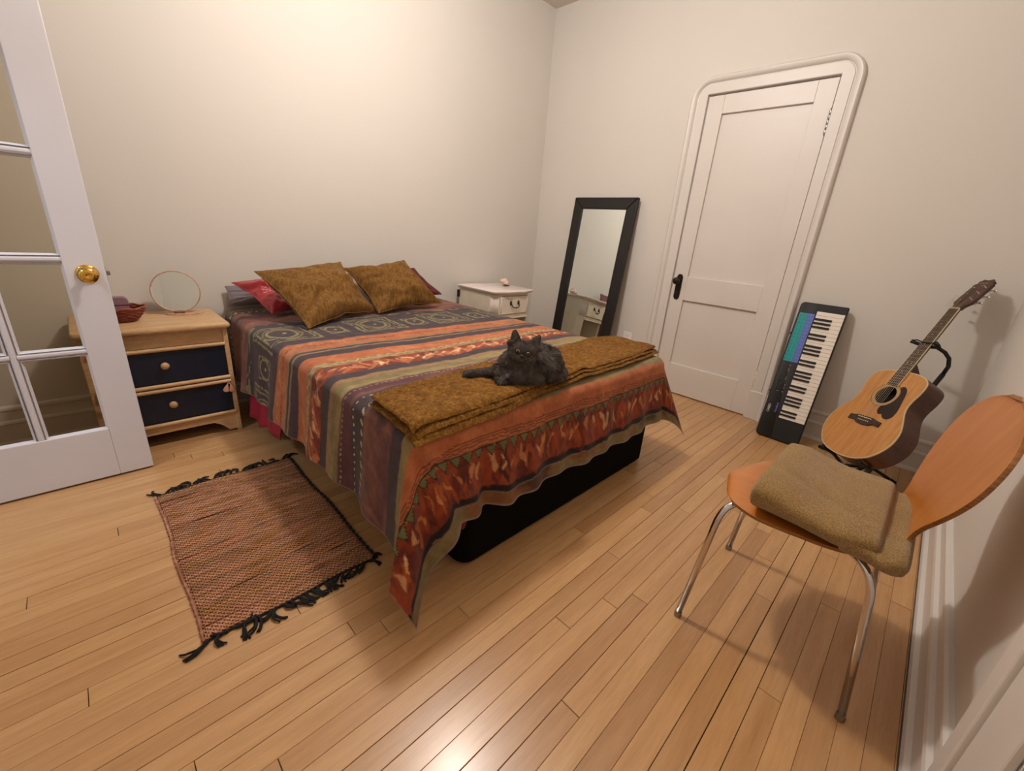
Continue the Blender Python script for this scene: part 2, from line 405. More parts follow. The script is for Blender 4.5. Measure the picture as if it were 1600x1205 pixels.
# long backplate with clipped ends + round knob + keyhole
pw, ph = .022, .092
oct_ = [(-pw, -ph+.018), (-pw+.008, -ph+.004), (-.008, -ph), (.008, -ph), (pw-.008, -ph+.004), (pw, -ph+.018), (pw, ph-.018), (pw-.008, ph-.004), (.008, ph), (-.008, ph), (-pw+.008, ph-.004), (-pw, ph-.018)]
plate = B().prism(oct_, 0, .005, XM(X2, -1.452, .812), bev=.001).build('knob_plate', 'old_bronze', door1)
B().lathe([(.011, 0), (.010, .012), (.009, .03), (.012, .036), (.022, .042), (.0255, .052), (.024, .060), (.016, .066), (.001, .068)], 20, XM(X2-.005, -1.452, .857)).build('door_knob', 'old_bronze', door1, angle=50)
B().lathe([(.007, 0), (.006, .002), (.001, .0022)], 12, XM(X2-.005, -1.452, .775)).build('keyhole_cover', 'old_bronze', door1, smooth=True)
for zc in (1.812, .268):
    h = B()
    for k in range(5): h.lathe([(.0065, k*.0245+.001), (.0075, k*.0245+.004), (.0075, k*.0245+.019), (.0065, k*.0245+.0225)], 10, Matrix.Translation((X2-.006, -2.1145, zc-.062)))
    h.lathe([(.002, -.006), (.005, -.003), (.004, .0)], 10, Matrix.Translation((X2-.006, -2.1145, zc-.062)))
    h.lathe([(.004, 0), (.005, .003), (.002, .007)], 10, Matrix.Translation((X2-.006, -2.1145, zc+.062)))
    h.build('hinge', 'steel_grey' if zc > 1 else 'cream_paint', door1, angle=50)

# ---------------------------------------------------------------- near wall casing + door 3
structure(B().box((-2.09, YN, 0), (-2.15, YN+.024, 2.14)).box((-2.145, YN, 0), (-2.280, YN+.014, 2.14)).box((-2.280, YN, 2.05), (-3.16, YN+.014, 2.14)).box((-3.16, YN, 0), (-3.28, YN+.014, 2.14)).build('trim_6', 'trim_paint', bevel=.006, seg=3))
door3 = structure(B().box((-2.294, YN-.045, .006), (-3.153, YN-.006, 2.045)).build('door_3', 'door_paint', bevel=.003))

# ---------------------------------------------------------------- door 2: open french door
FY0, FY1 = -.596, -.560           # front face, back face
FX1, FX0 = -3.061, -3.850         # free edge, hinge edge
door2 = thing('door_2', 'open white french door with glass panes and brass knob', 'door', (FX0, FY0, 0))
del door2['category']; structure(door2)
ix1, ix0 = -3.170, -3.745; z0, z1 = .222, 1.905
def fpart(name, a, b, mat='glazed_door_paint', bevel=.003, seg=2): return box_obj(name, a, b, mat, door2, bevel, seg=seg)
fpart('stile', (ix1, FY0, .008), (FX1, FY1, 2.03)); fpart('stile', (FX0, FY0, .008), (ix0, FY1, 2.03))
fpart('rail', (ix0, FY0, .008), (ix1, FY1, z0)); fpart('rail', (ix0, FY0, z1), (ix1, FY1, 2.03))
nc, nr = 3, 5; mw_ = .026
pwid = ((ix1-ix0) - (nc-1)*mw_) / nc; phei = ((z1-z0) - (nr-1)*mw_) / nr
def bar(name, a, b, axis):
    # moulded glazing bar: flat nose with sloped shoulders
    h = mw_/2; c = [(-h, .004), (-.006, FY1-FY0-.0-.006 if False else .0), ]
    d = FY1 - FY0
    prof = [(-h, d*.42), (-h*.55, d*.12), (-h*.25, .002), (h*.25, .002), (h*.55, d*.12), (h, d*.42), (h, d*.58), (h*.55, d*.88), (h*.25, d-.002), (-h*.25, d-.002), (-h*.55, d*.88), (-h, d*.58)]
    if axis == 'z': rr = [[(a[0]+u, FY0+v, z) for u, v in prof] for z in (a[2], b[2])]
    else: rr = [[(x, FY0+v, a[2]+u) for u, v in prof] for x in (a[0], b[0])]
    return B().rings(rr).build(name, 'glazed_door_paint', door2)
for i in range(1, nc):
    xc = ix0 + i*pwid + (i-.5)*mw_; bar('glazing_bar', (xc, 0, z0), (xc, 0, z1), 'z')
for j in range(1, nr):
    zc = z0 + j*phei + (j-.5)*mw_
    for i in range(nc):
        xa = ix0 + i*(pwid+mw_); bar('glazing_bar', (xa-.004, 0, zc), (xa+pwid+.004, 0, zc), 'x')
for i in range(nc):
    for j in range(nr):
        xa = ix0 + i*(pwid+mw_); za = z0 + j*(phei+mw_)
        B().box((xa-.001, -.580, za-.001), (xa+pwid+.001, -.576, za+phei+.001)).build('glass_pane', 'clear_glass', door2)
        # sloped bead around the pane
        bd = B()
        for (p, q, r_, s_) in (((xa, za), (xa+pwid, za), (xa+pwid-.007, za+.007), (xa+.007, za+.007)), ((xa, za+phei), (xa+pwid, za+phei), (xa+pwid-.007, za+phei-.007), (xa+.007, za+phei-.007)),
                               ((xa, za), (xa, za+phei), (xa+.007, za+phei-.007), (xa+.007, za+.007)), ((xa+pwid, za), (xa+pwid, za+phei), (xa+pwid-.007, za+phei-.007), (xa+pwid-.007, za+.007))):
            yo = FY0+.003
            bd.add([(p[0], yo, p[1]), (q[0], yo, q[1]), (r_[0], -.5815, r_[1]), (s_[0], -.5815, s_[1]), (p[0], -.5815, p[1]), (q[0], -.5815, q[1])], [(0,1,2,3), (4,5,1,0)])
        bd.build('glazing_bead', 'glazed_door_paint', door2)
def YM(x, y, z):  # local z -> -y
    return Matrix(((1, 0, 0, x), (0, 0, -1, y), (0, 1, 0, z), (0, 0, 0, 1)))
KX, KZ = -3.112, .842
B().lathe([(.032, 0), (.0325, .003), (.029, .007), (.016, .010), (.012, .014), (.011, .028), (.015, .034), (.026, .041), (.0295, .051), (.0275, .060), (.018, .067), (.006, .0665), (.001, .064)], 32, YM(KX, FY0, KZ)).build('door_knob', 'brass', door2, angle=60)
B().lathe([(.032, 0), (.029, .007), (.012, .014), (.011, .028), (.026, .041), (.0295, .051), (.018, .067), (.001, .068)], 24, Matrix(((1, 0, 0, KX), (0, 0, 1, FY1), (0, -1, 0, KZ), (0, 0, 0, 1)))).build('door_knob', 'brass', door2, angle=60)
fpart('latch_plate', (FX1, -.590, KZ-.028), (FX1+.0012, -.566, KZ+.028), 'steel_grey', 0)
fpart('latch_bolt', (FX1, -.584, KZ-.008), (FX1+.012, -.571, KZ+.008), 'steel_grey', .002)

# ---------------------------------------------------------------- outlet
ot = thing('wall_outlet', 'white double wall outlet with a plug-in adapter beside the closet door', 'outlet', (XR, -1.10, .34))
box_obj('cover_plate', (XR, -1.065, .285), (XR-.006, -1.145, .395), 'outlet_white', ot, .003)
box_obj('socket', (XR-.006, -1.088, .345), (XR-.010, -1.122, .378), 'outlet_white', ot, .002)
box_obj('adapter', (XR-.006, -1.078, .30), (XR-.040, -1.125, .338), 'outlet_white', ot, .006)
for k in (-.008, .008): box_obj('slot', (XR-.0095, -1.105+k-.001, .356), (XR-.0106, -1.105+k+.001, .368), 'dark_gap', ot, 0)

# ---------------------------------------------------------------- ceiling lamp (above the frame)
lt = thing('ceiling_lamp', 'round glass ceiling lamp hanging in the middle of the room', 'lamp', (LAMP[0], LAMP[1], H))
B().lathe([(.07, H-.001), (.07, H-.02), (.03, H-.035), (.012, H-.04), (.012, LAMP[2]+.16), (.02, LAMP[2]+.15), (.001, LAMP[2]+.145)], 24, Matrix.Translation((LAMP[0], LAMP[1], 0))).build('canopy', 'canopy_metal', lt, angle=50)
B().lathe([(.035, LAMP[2]+.146), (.05, LAMP[2]+.12), (.048, LAMP[2]+.115), (.001, LAMP[2]+.112)], 24, Matrix.Translation((LAMP[0], LAMP[1], 0))).build('bulb_holder', 'canopy_metal', lt, angle=50)
#PART2
# ---------------------------------------------------------------- bed
BXL, BXR, BYF, BZ = -2.60, -1.12, -1.98, .572
bed = thing('bed', 'double bed with its head to the back wall under a striped bedspread', 'bed', (-1.86, -1.0, 0))
# box base: dark fabric, rounded vertical corners
def rrect(x0, y0, x1, y1, r, n=6):
    out = []
    for cx, cy, a0 in ((x1-r, y1-r, 0), (x0+r, y1-r, PI/2), (x0+r, y0+r, PI), (x1-r, y0+r, 1.5*PI)):
        for k in range(n+1): a = a0 + PI/2*k/n; out.append((cx + r*math.cos(a), cy + r*math.sin(a)))
    return out
B().prism(rrect(-2.40, -1.965, -1.165, -.12, .05), .012, .30, bev=.01).build('base', 'black_cloth', bed)
B().prism(rrect(BXL+.03, BYF+.02, BXR-.03, -.05, .07), .302, BZ-.012, bev=.04).build('mattress', 'red_sheet', bed, angle=60)
def sheet_fn(u, v):   # magenta sheet edge hanging below the spread on the left
    u = u*.58; y = -.44 - 1.2*u
    zb = .075 + .07*min(1, u/.40) + .012*math.sin(u*30) + (.085*min(1, (u-.42)/.05) if u > .42 else 0)
    return (-2.600 - .034*v - .006*math.sin(u*46)*v, y, .33*(1-v) + zb*v)
B().grid(sheet_fn, 80, 8).build('sheet_edge', 'magenta_sheet', bed, smooth=True, solid=.002)
def sheet2(u, v):
    x = -2.42 + .34*u; zb = .235 - .06*max(0, math.sin(u*11+1))**3
    return (x, -1.960 - .004*math.sin(u*30)*v, .33*(1-v) + zb*v)
B().grid(sheet2, 40, 6).build('sheet_edge', 'red_sheet', bed, smooth=True, solid=.002)

# ---- bedspread
RX0, RX1, RYF, RAD, OH = BXL+.05, BXR-.05, BYF+.05, .05, .362
def edge(d):
    if d < RAD*PI/2: return RAD*math.sin(d/RAD), RAD*(1-math.cos(d/RAD)), 0.0
    L = d - RAD*PI/2; return RAD, RAD + L, L
def top_wr(x, y):
    a = .0055*nz(x, y, 0, 3.2) + .003*nz(x*1.5+y, y, 4, 8) + .0015*nz(x, y*2, 7, 18)
    # low ridge folds running from the pillows down the left part
    return a
def cloth(s, t):
    """s: metres right of the left inset line, t: metres from the head wall"""
    Wi = RX1 - RX0; Ti = -RYF
    ds = -s if s < 0 else (s - Wi if s > Wi else 0); dt = max(0, t - Ti)
    x = RX0 + min(max(s, 0), Wi); y = -min(t, Ti)
    if ds == 0 and dt == 0:
        e = min(s, Wi-s, Ti-t) ; k = min(1, max(0, e/.1))
        return (x, y, BZ + top_wr(x, y)*k + .004*k)
    if dt == 0:
        out, dn, L = edge(ds); sg = -1 if s < 0 else 1
        fl = (.045*L/.3 + (L/.3)*(.012*math.sin(y*13 + 1) + .010*math.sin(y*29+2) + .016*nz(y*3, L*2, 3)))
        # the head end of the side is tucked behind the nightstand
        yy = y + (-.10 * (L/.28) * math.exp(-(t-.1)/.25) if t < 1.2 else 0)
        # the side starts to swing forward near the foot
        yy -= .05 * (L/.28) * math.exp(-(Ti-t)/.22)
        return (x + sg*(out+fl), yy, BZ - dn)
    if ds == 0:
        out, dn, L = edge(dt)
        a = math.radians(20) * math.exp(-s/.20)
        b = math.exp(-(Wi-s)/.14)
        fl = .028*L/.28 + (L/.28)*(.010*math.sin(x*17+.6) + .007*math.sin(x*41+1) + .014*nz(x*4, L*2, 9))
        fl += (L/.28)*.022*math.exp(-((s-.27)/.055)**2) - (L/.28)*.016*math.exp(-((s-.19)/.035)**2)
        yy = y - out - fl
        xx = x + math.sin(a)*L + .05*b*L/.28
        return (xx, yy, BZ - (RAD if L > 0 else dn) - math.cos(a)*L)
    r = math.hypot(ds, dt); ph = math.degrees(math.atan2(dt, ds)); out, dn, L = edge(r)
    c, sn = math.cos(math.radians(ph)), math.sin(math.radians(ph))
    z = BZ - (RAD if L > 0 else dn)
    if s < 0:
        L *= 1 + .17*math.sin(math.radians(2*ph))
        yfl = .028*L/.28 + (L/.28)*(.010*math.sin(RX0*17+.6) + .007*math.sin(RX0*41+1) + .014*nz(RX0*4, L*2, 9))
        xfl = .045*L/.3 + (L/.3)*(.012*math.sin(RYF*13+1) + .010*math.sin(RYF*29+2) + .016*nz(RYF*3, L*2, 3))
        if ph > 28:
            k = (ph-28)/62; a = math.radians(-17 + 37*k)
            return (RX0 - out*c + math.sin(a)*L, RYF - out*sn - yfl*k - (1-k)*.055*L/.3 - (L/.3)*.018*math.sin(k*PI*3), z - math.cos(a)*L)
        k = ph/28; a = math.radians(-17)
        return (RX0 - out*c + (math.sin(a)*L)*k - xfl*(1-k), RYF - out*sn - .05*(L/.28)*(1-k) - .055*L/.3*k - (L/.3)*.012*math.sin(k*PI), z - L)
    q = math.sin(math.radians(2*ph)); ff = .13*(L/.4)*q**1.3
    yfl = .028*L/.28 + (L/.28)*(.010*math.sin(RX1*17+.6) + .007*math.sin(RX1*41+1) + .014*nz(RX1*4, L*2, 9)) + 0
    xb = .05*L/.28
    xfl = .045*L/.3 + (L/.3)*(.012*math.sin(RYF*13+1) + .010*math.sin(RYF*29+2) + .016*nz(RYF*3, L*2, 3))
    return (RX1 + out*c + ff*c*1.0 + (xfl)*(1-ph/90) + xb*(ph/90), RYF - out*sn - ff*sn*.6 - yfl*(ph/90) - .05*(L/.28)*(1-ph/90), z - L*(1-.05*q))
NS, NT_ = 440, 500
s_ax = np.linspace(-OH, (RX1-RX0)+OH, NS+1); t_ax = np.linspace(.045, -RYF+OH, NT_+1)
cb_ = B(); cb_.v = [cloth(float(s), float(t)) for t in t_ax for s in s_ax]
cb_.f = [(j*(NS+1)+i, (j+1)*(NS+1)+i, (j+1)*(NS+1)+i+1, j*(NS+1)+i+1) for j in range(NT_) for i in range(NS)]
spread = tagthing(cb_.build('bedspread', 'bedspread_print', None, smooth=True),
    'orange, plum and olive striped tribal print bedspread draped over the bed', 'bedspread')
# print
def vn(x, y, seed):
    xi = np.floor(x).astype(int); yi = np.floor(y).astype(int); fx = x-xi; fy = y-yi
    fx = fx*fx*(3-2*fx); fy = fy*fy*(3-2*fy)
    def h(a, b):
        n = (a*374761393 + b*668265263 + seed*974634777) & 0xffffffff
        n = ((n ^ (n >> 13)) * 1274126177) & 0xffffffff; return ((n ^ (n >> 16)) & 0xffff) / 65535.0
    return (h(xi,yi)*(1-fx)+h(xi+1,yi)*fx)*(1-fy) + (h(xi,yi+1)*(1-fx)+h(xi+1,yi+1)*fx)*fy
def fb(x, y, seed): return .55*vn(x, y, seed) + .3*vn(x*2.1, y*2.1, seed+1) + .15*vn(x*4.3, y*4.3, seed+2)
SS, TT = np.meshgrid(s_ax, t_ax); C_ = np.zeros(SS.shape + (3,))
Tn = TT + .026*(fb(SS*6, TT*4, 5)-.5) + .010*(fb(SS*34, TT*20, 15)-.5)   # uneven painted edges
def L3(c): return np.array(lin(c)[:3])
ORG, ORG2, SLATE, PLUM, ROSE, OLIVE, TAN = L3('#b96d45'), L3('#c87e52'), L3('#473b40'), L3('#5e3a40'), L3('#85584a'), L3('#85764f'), L3('#9c7a58')
GOLD, RUST, CREAM, MAROON, BLK = L3('#968a5c'), L3('#8c3c20'), L3('#f0b888'), L3('#682a26'), L3('#261c20')
bands = [(0, OLIVE), (.10, SLATE), (.17, ROSE), (.50, SLATE), (.93, ORG), (1.045, TAN), (1.065, SLATE), (1.085, TAN), (1.10, SLATE), (1.165, ORG), (1.255, OLIVE),
         (1.275, TAN), (1.30, RUST), (1.40, SLATE), (1.455, TAN), (1.485, OLIVE), (1.55, PLUM), (1.62, SLATE), (1.70, ROSE), (1.86, SLATE), (1.915, OLIVE), (1.965, ORG), (2.062, RUST), (2.215, BLK), (2.24, OLIVE)]
for i, (t0, c) in enumerate(bands):
    k = np.clip((Tn - t0)/.006 + .5, 0, 1)[..., None]; C_ = C_*(1-k) + c*k
def over(mask, c):
    global C_
    m = np.clip(mask, 0, 1)[..., None]; C_ = C_*(1-m) + (c if isinstance(c, np.ndarray) else L3(c))*m
def inb(a, b, soft=.004): return np.clip((Tn-a)/soft+.5, 0, 1)*np.clip((b-Tn)/soft+.5, 0, 1)
# watercolour variation in each band
wv = fb(SS*3, TT*26, 31); over(inb(.93, 1.045)*np.clip((wv-.55)*5, 0, .7), TAN)
over(inb(1.165, 1.255)*np.clip((wv-.5)*4, 0, .8), ORG2); over(inb(.17, .50)*np.clip((fb(SS*5, TT*9, 41)-.45)*5, 0, .9), PLUM)
over(inb(.17, .50)*np.clip((fb(SS*4, TT*8, 47)-.55)*5, 0, .8), L3('#a8664a'))
over(inb(1.485, 1.55)*np.clip((wv-.45)*4, 0, .7), L3('#a09060')); over(inb(1.55, 1.62)*np.clip((wv-.5)*5, 0, .8), ROSE)
over(inb(1.70, 1.86)*np.clip((fb(SS*4, TT*12, 51)-.45)*5, 0, .85), PLUM); over(inb(1.70, 1.86)*np.clip((fb(SS*9, TT*16, 57)-.58)*8, 0, .6), SLATE)
over(inb(1.915, 1.965)*np.clip((wv-.45)*4, 0, .6), L3('#a08a5c')); over(inb(1.965, 2.062)*np.clip((fb(SS*4, TT*6, 61)-.5)*4, 0, .6), ORG2)
over(inb(2.24, 2.4)*np.clip((fb(SS*7, TT*18, 71)-.45)*5, 0, .8), L3('#8a5230')); over(inb(2.24, 2.4)*np.clip((fb(SS*5, TT*12, 75)-.6)*6, 0, .7), BLK)
over(inb(0, .10)*np.clip((fb(SS*8, TT*20, 77)-.5)*6, 0, .7), PLUM)
# slate band with gold rectangles and loops
def line(d, w_): return np.clip((w_-np.abs(d))/.003+.5, 0, 1)
wob = .02*(fb(SS*16, TT*16, 81)-.5)
per = .46; cs = (SS+.18) % per - per/2; ct = TT - .715
half = np.maximum(np.abs(cs) - .125, np.abs(ct+.0) - .135) + wob
brk = (vn(SS*70, TT*70, 83) > .22)
over((line(half, .0055) + line(half+.024, .004))*inb(.54, .90)*brk, GOLD)
ell = np.hypot((cs+.01)/.062, (ct-.0)/.078) - 1 + wob*8
over((line(ell*.06, .006) + line((ell-.32)*.06, .0035))*inb(.54, .90)*brk, GOLD)
over(line(np.hypot(cs, ct) , .010), GOLD); over(line(np.hypot(cs, ct), .005), CREAM)
cs2 = (SS+.18+per/2) % per - per/2
ell2 = np.maximum(np.abs(cs2)-.05, np.abs(ct-.03)-.075) + wob*1.5
ell3 = np.hypot(cs2/.045, (ct-.03)/.060) - 1 + wob*8
over((line(ell2, .005) + line(ell3*.045, .005))*brk, GOLD); over(line(np.hypot(cs2, ct-.03), .007), CREAM)
over(inb(.50, .54)*(vn(SS*30, TT*60, 85) > .66)*.7, GOLD); over(inb(.895, .925)*(vn(SS*22, TT*60, 87) > .6)*.5, PLUM)
# small stitched marks
def dashes(t0, p, w1, h1, c, slant=0):
    d = ((SS + slant*(TT-t0)) % p) - p/2; over((np.abs(d) < w1)*(np.abs(Tn-t0) < h1)*1.0, c)
dashes(.99, .024, .004, .006, '#6a3020', 1); dashes(.99, .024, .004, .006, '#6a3020', -1)
dashes(.955, .05, .010, .003, '#d89060')
dashes(1.635, .026, .004, .003, '#d8c8a8'); dashes(1.69, .034, .006, .007, '#cfc49a', .8); dashes(1.565, .020, .004, .003, '#b89a80')
dashes(.145, .035, .006, .008, '#c8c0a0', .7); dashes(.125, .021, .004, .003, '#d8c8a8')
# small zigzag + flames on the top
zz = np.abs(((SS/.044) % 1) - .5)*2
over(inb(1.255, 1.28)*(np.abs(zz*.022 - (Tn-1.255)) < .003)*1.0, '#d8c090'); over(inb(1.262, 1.30)*(vn(SS*50, TT*50, 90) > .6)*.8, '#b0a070')
def strokes(a, b, n, seed, wmin, wmax, tilt, cols, alpha, hfrac=(.5, 1.0)):
    """irregular brush strokes of paint lying in the band a..b"""
    g = random.Random(seed); L_ = s_ax[-1]-s_ax[0]
    for k in range(n):
        sc_ = s_ax[0] + L_*(k+g.uniform(-.3, .3))/n; hh = (b-a)*g.uniform(*hfrac)/2; tc_ = (a+b)/2 + g.uniform(-.12, .12)*(b-a); wd = g.uniform(wmin, wmax); tl = g.uniform(*tilt)
        i0, i1 = np.searchsorted(s_ax, [sc_-.09, sc_+.09]); j0, j1 = np.searchsorted(t_ax, [tc_-hh-.02, tc_+hh+.02])
        if i1 <= i0 or j1 <= j0: continue
        s_ = SS[j0:j1, i0:i1]-sc_; t_2 = Tn[j0:j1, i0:i1]-tc_; q = t_2/hh
        ctr = tl*t_2 + .010*np.sin(q*2.2+k*1.7)
        ww = wd*np.clip(1-q*q, 0, 1)**.8*(1+.35*np.sin(q*4+k))
        ed = fb(SS[j0:j1, i0:i1]*95, TT[j0:j1, i0:i1]*50, seed+k)
        m = np.clip((ww-np.abs(s_-ctr))/.004+ (ed-.5)*3, 0, 1)*(np.abs(q) < 1)*g.uniform(*alpha)
        c_ = np.array(lin(g.choice(cols))[:3]); C_[j0:j1, i0:i1] = C_[j0:j1, i0:i1]*(1-m[..., None]) + c_*m[..., None]
def flamebase(a, b, seed):
    over(inb(a, b)*np.clip((fb(SS*16, TT*9, seed+7)-.45)*6, 0, .85), MAROON)
    over(inb(a, b)*np.clip((fb(SS*9, TT*14, seed+17)-.52)*6, 0, .8), L3('#a04c2a'))
    over(inb(a, b)*np.clip((fb(SS*30, TT*12, seed+27)-.62)*6, 0, .5), SLATE)
flamebase(1.30, 1.40, 101); flamebase(2.085, 2.215, 121)
strokes(1.295, 1.405, 62, 5, .010, .022, (-1.6, 1.0), ['#c8784c', '#b05c38', '#d89468'], (.5, .9))
strokes(1.30, 1.395, 46, 6, .005, .013, (-2.0, .6), ['#f0c090', '#f4d0a4', '#e8a878'], (.6, 1.0), (.3, .85))
strokes(2.07, 2.225, 46, 17, .014, .024, (-.15, .15), ['#6a2820', '#50201e', '#a0482a', '#5c2a2a'], (.5, .9), (.8, 1.0))
strokes(2.08, 2.22, 60, 7, .007, .017, (-.25, .25), ['#a85228', '#b8622f', '#8c3c20'], (.5, .9))
strokes(2.085, 2.19, 40, 8, .006, .013, (-.3, .3), ['#e0a068', '#eebc84', '#d08848'], (.5, .95), (.45, .95))
strokes(1.70, 1.86, 60, 9, .010, .03, (-1, 1), ['#6a3a3a', '#9a6450', '#54303a'], (.2, .5))
strokes(.18, .50, 40, 10, .03, .06, (-1, 1), ['#6e4440', '#9c6850', '#54343c'], (.2, .5))
strokes(1.965, 2.06, 40, 11, .02, .05, (-1, 1), ['#a85a34', '#cc7c50'], (.2, .4))
strokes(1.165, 1.255, 34, 12, .02, .05, (-1, 1), ['#b06040', '#d88a60'], (.2, .45)); strokes(.93, 1.045, 34, 13, .02, .05, (-1, 1), ['#b06040', '#d88a60'], (.2, .4))
# foot: thin dark lines, olive triangles, wavy dark border
for tl in (2.030, 2.040, 2.050): over((np.abs(Tn-tl) < .0022)*.75, '#5a2c1e')
p = .050; cell_ = np.floor(SS/p); f = np.abs((SS/p-cell_)-.5)*2; Ts = TT + .010*(fb(SS*5, TT*3, 205)-.5); d = Ts-2.060; hh_ = .040*(.75+.4*vn(cell_+.5, cell_*0+3.5, 207))
over(((d > 0)*(d < hh_*(1-f*1.12)))*1.0, '#6f7048'); over((np.abs(d-hh_*(1-f*1.12)) < .0030)*(d > 0)*1.0, '#25251c'); over((np.abs(d) < .002)*1.0, '#2a2a20')
over((np.abs(Tn-2.243-.012*(fb(SS*14, TT*0, 131)-.5)) < .0022)*.7, '#8a7a70')
over((np.abs(TT-(-RYF+OH)) < .005)*1.0, '#8c8078'); over((np.abs(SS+OH) < .004)*1.0, '#8f8680')
ca = spread.data.color_attributes.new('print', 'FLOAT_COLOR', 'POINT')
buf = np.ones((C_.shape[0]*C_.shape[1], 4), dtype=np.float32); buf[:, :3] = C_.reshape(-1, 3); ca.data.foreach_set('color', buf.ravel())

# ---- folded gold throw at the foot: three layers, rounded folds
throw = thing('folded_throw', 'golden brown ribbed plush throw folded across the foot of the bed', 'blanket', (-1.87, -1.83, BZ))
Bk = [Vector(p) for p in ((-2.585, -1.715, 0), (-2.185, -1.665, 0), (-1.65, -1.655, 0), (-1.26, -1.60, 0), (-1.135, -1.655, 0))]
Fr = [Vector(p) for p in ((-2.600, -1.995, 0), (-2.25, -1.985, 0), (-1.87, -1.952, 0), (-1.45, -1.95, 0), (-1.130, -1.925, 0))]
def plerp(P, u):
    u = min(max(u, 0), .99999)*(len(P)-1); i = int(u); f = u-i; a, b = P[i], P[i+1]; f2 = f*f*(3-2*f)*.5+f*.5; return a*(1-f2)+b*f2
def drop(x, y, zt):
    """cloth lying over the bed: follows the rounded bed edge"""
    o = 0; 
    dx = max(0, RX0-x); dy = max(0, RYF-y); d = math.hypot(dx, dy)
    if d > 0: o = RAD - math.sqrt(max(0, RAD*RAD - min(d*.8, RAD*.9)**2)) + max(0, d-RAD*1.1)*.5
    return zt - o*.8
def throw_layer(name, z0, th, inset_f, inset_l, seed):
    def surf(u, v, top):
        a, b = plerp(Bk, u), plerp(Fr, u)
        L = (1.0/ max(.3, (b-a).length))
        v2 = v*(1-inset_f*L); p = a*(1-v2)+b*v2
        p.x += inset_l*(1-u)
        wav = .006*nz(p.x, p.y, seed, 5) + .0035*nz(p.x, p.y, seed+3, 16) + .002*nz(p.x, p.y, seed+5, 45)
        # a soft crease where the cat presses the cloth
        wav += .010*math.exp(-((p.x+1.80)/.05)**2)*math.exp(-((p.y+1.93)/.04)**2)
        e = min(u*1.5, (1-u)*1.5, v*.33, (1-v)*.33)/.012
        k = math.sqrt(max(0, 1-(1-min(1, e))**2))
        z = drop(p.x, p.y, BZ + .008 + z0 + th/2 + wav*(1 if top else .7)) + (th/2*k if top else -th/2*k)
        rib = .0016*math.sin(u*1.45*2*PI/.018)*(1 if e < 1.6 else 0)
        return (p.x, p.y, z + rib*k)
    b = B(); b.grid(lambda u, v: surf(u, v, True), 260, 60); b.grid(lambda u, v: surf(v, u, False) , 60, 120)
    return b.build(name, 'gold_plush', throw, smooth=True)
throw_layer('fold_layer', .000, .011, .000, .000, 1)
throw_layer('fold_layer', .010, .011, .014, .014, 21)
throw_layer('fold_layer', .020, .013, .026, .006, 41)

# ---------------------------------------------------------------- pillows
def pillow(name, label, corners, puff, mat, seed, pull=.06, wr=.012, ear=.0, flatb=1.0, cat='cushion', res=44):
    A, Bc, Cc, D = [Vector(c) for c in corners]      # TL TR BR BL (seen from the front)
    ce = (A+Bc+Cc+D)/4; n = ((Cc-A).cross(Bc-D)).normalized()
    if n.dot(Vector((-3.13, -2.83, 1.1))-ce) < 0: n = -n
    root = thing(name, label, cat, tuple((D+Cc)/2))
    def fn(side):
        def f(u, v):
            uu, vv = 2*u-1, 2*v-1
            pu = (1-pull*(1-vv*vv)); pv = (1-pull*(1-uu*uu))
            a = .5+.5*uu*pu + .012*nz(vv*2, seed, 2, 1.3)*abs(uu); b_ = .5+.5*vv*pv + .016*nz(uu*2.2, seed, 5, 1.5)*abs(vv)
            if vv > 0: b_ -= .035*math.exp(-((uu-.15)/.16)**2)*vv**3
            p = (A*(1-a)+Bc*a)*(1-b_) + (D*(1-a)+Cc*a)*b_
            t_ = ((1-uu**4)*(1-vv**4))**.62 * (.75+.25*(1-uu*uu)*(1-vv*vv))
            th = puff*t_
            corner = max(0, abs(uu)+abs(vv)-1.1)
            wrk = wr*(nz(uu*1.4, vv*1.4, seed, 1.5) + .5*nz(uu*3, vv*3, seed+5, 1.5))*t_
            # radiating creases towards the corners
            ang = math.atan2(vv, uu); rad = math.hypot(uu, vv)
            wrk += wr*.45*math.sin(ang*15+seed+2*nz(uu, vv, seed, 2))*max(0, rad-.45)*t_
            wrk += -wr*1.3*math.exp(-((uu-.15)/.12)**2)*max(0, vv-.3)*t_*1.2
            q = p + n*(th*(1 if side > 0 else -flatb) + wrk*side)
            q.z = q.z
            return tuple(q)
        return f
    b = B(); b.grid(fn(1), res, res); b.grid(lambda u, v: fn(-1)(1-u, v), res, res)
    cover = b.build('cover', mat, root, smooth=True)
    # piped seam around the edge
    path = [fn(1)(i/24, 0) for i in range(24)] + [fn(1)(1, i/24) for i in range(24)] + [fn(1)(1-i/24, 1) for i in range(24)] + [fn(1)(0, 1-i/24) for i in range(24)]
    B().tube(path, .0028, 6, closedpath=True).build('seam', mat, root, smooth=True)
    return root
pillow('sleeping_pillow', 'grey bed pillow standing behind the red satin cushion', [(-2.57, -.015, .70), (-2.15, -.01, .72), (-2.10, -.05, .60), (-2.575, -.05, .595)], .030, 'grey_fabric', 3, cat='pillow')
pillow('satin_cushion', 'shiny red satin cushion at the left end of the bed head', [(-2.555, -.12, .735), (-2.16, -.12, .80), (-2.16, -.29, .61), (-2.45, -.38, .605)], .055, 'red_satin', 9, wr=.03, pull=.10)
pillow('wine_cushion', 'dark wine red cushion peeking out behind the right olive cushion', [(-1.85, -.07, .80), (-1.37, -.05, .80), (-1.20, -.17, .62), (-1.78, -.17, .60)], .045, 'wine_fabric', 13)
pillow('olive_cushion', 'large olive brown chenille cushion on the left, overlapping the other', [(-2.51, -.40, .825), (-2.00, -.235, .860), (-1.905, -.46, .596), (-2.385, -.70, .584)], .088, 'olive_chenille', 17, wr=.034, pull=.10)
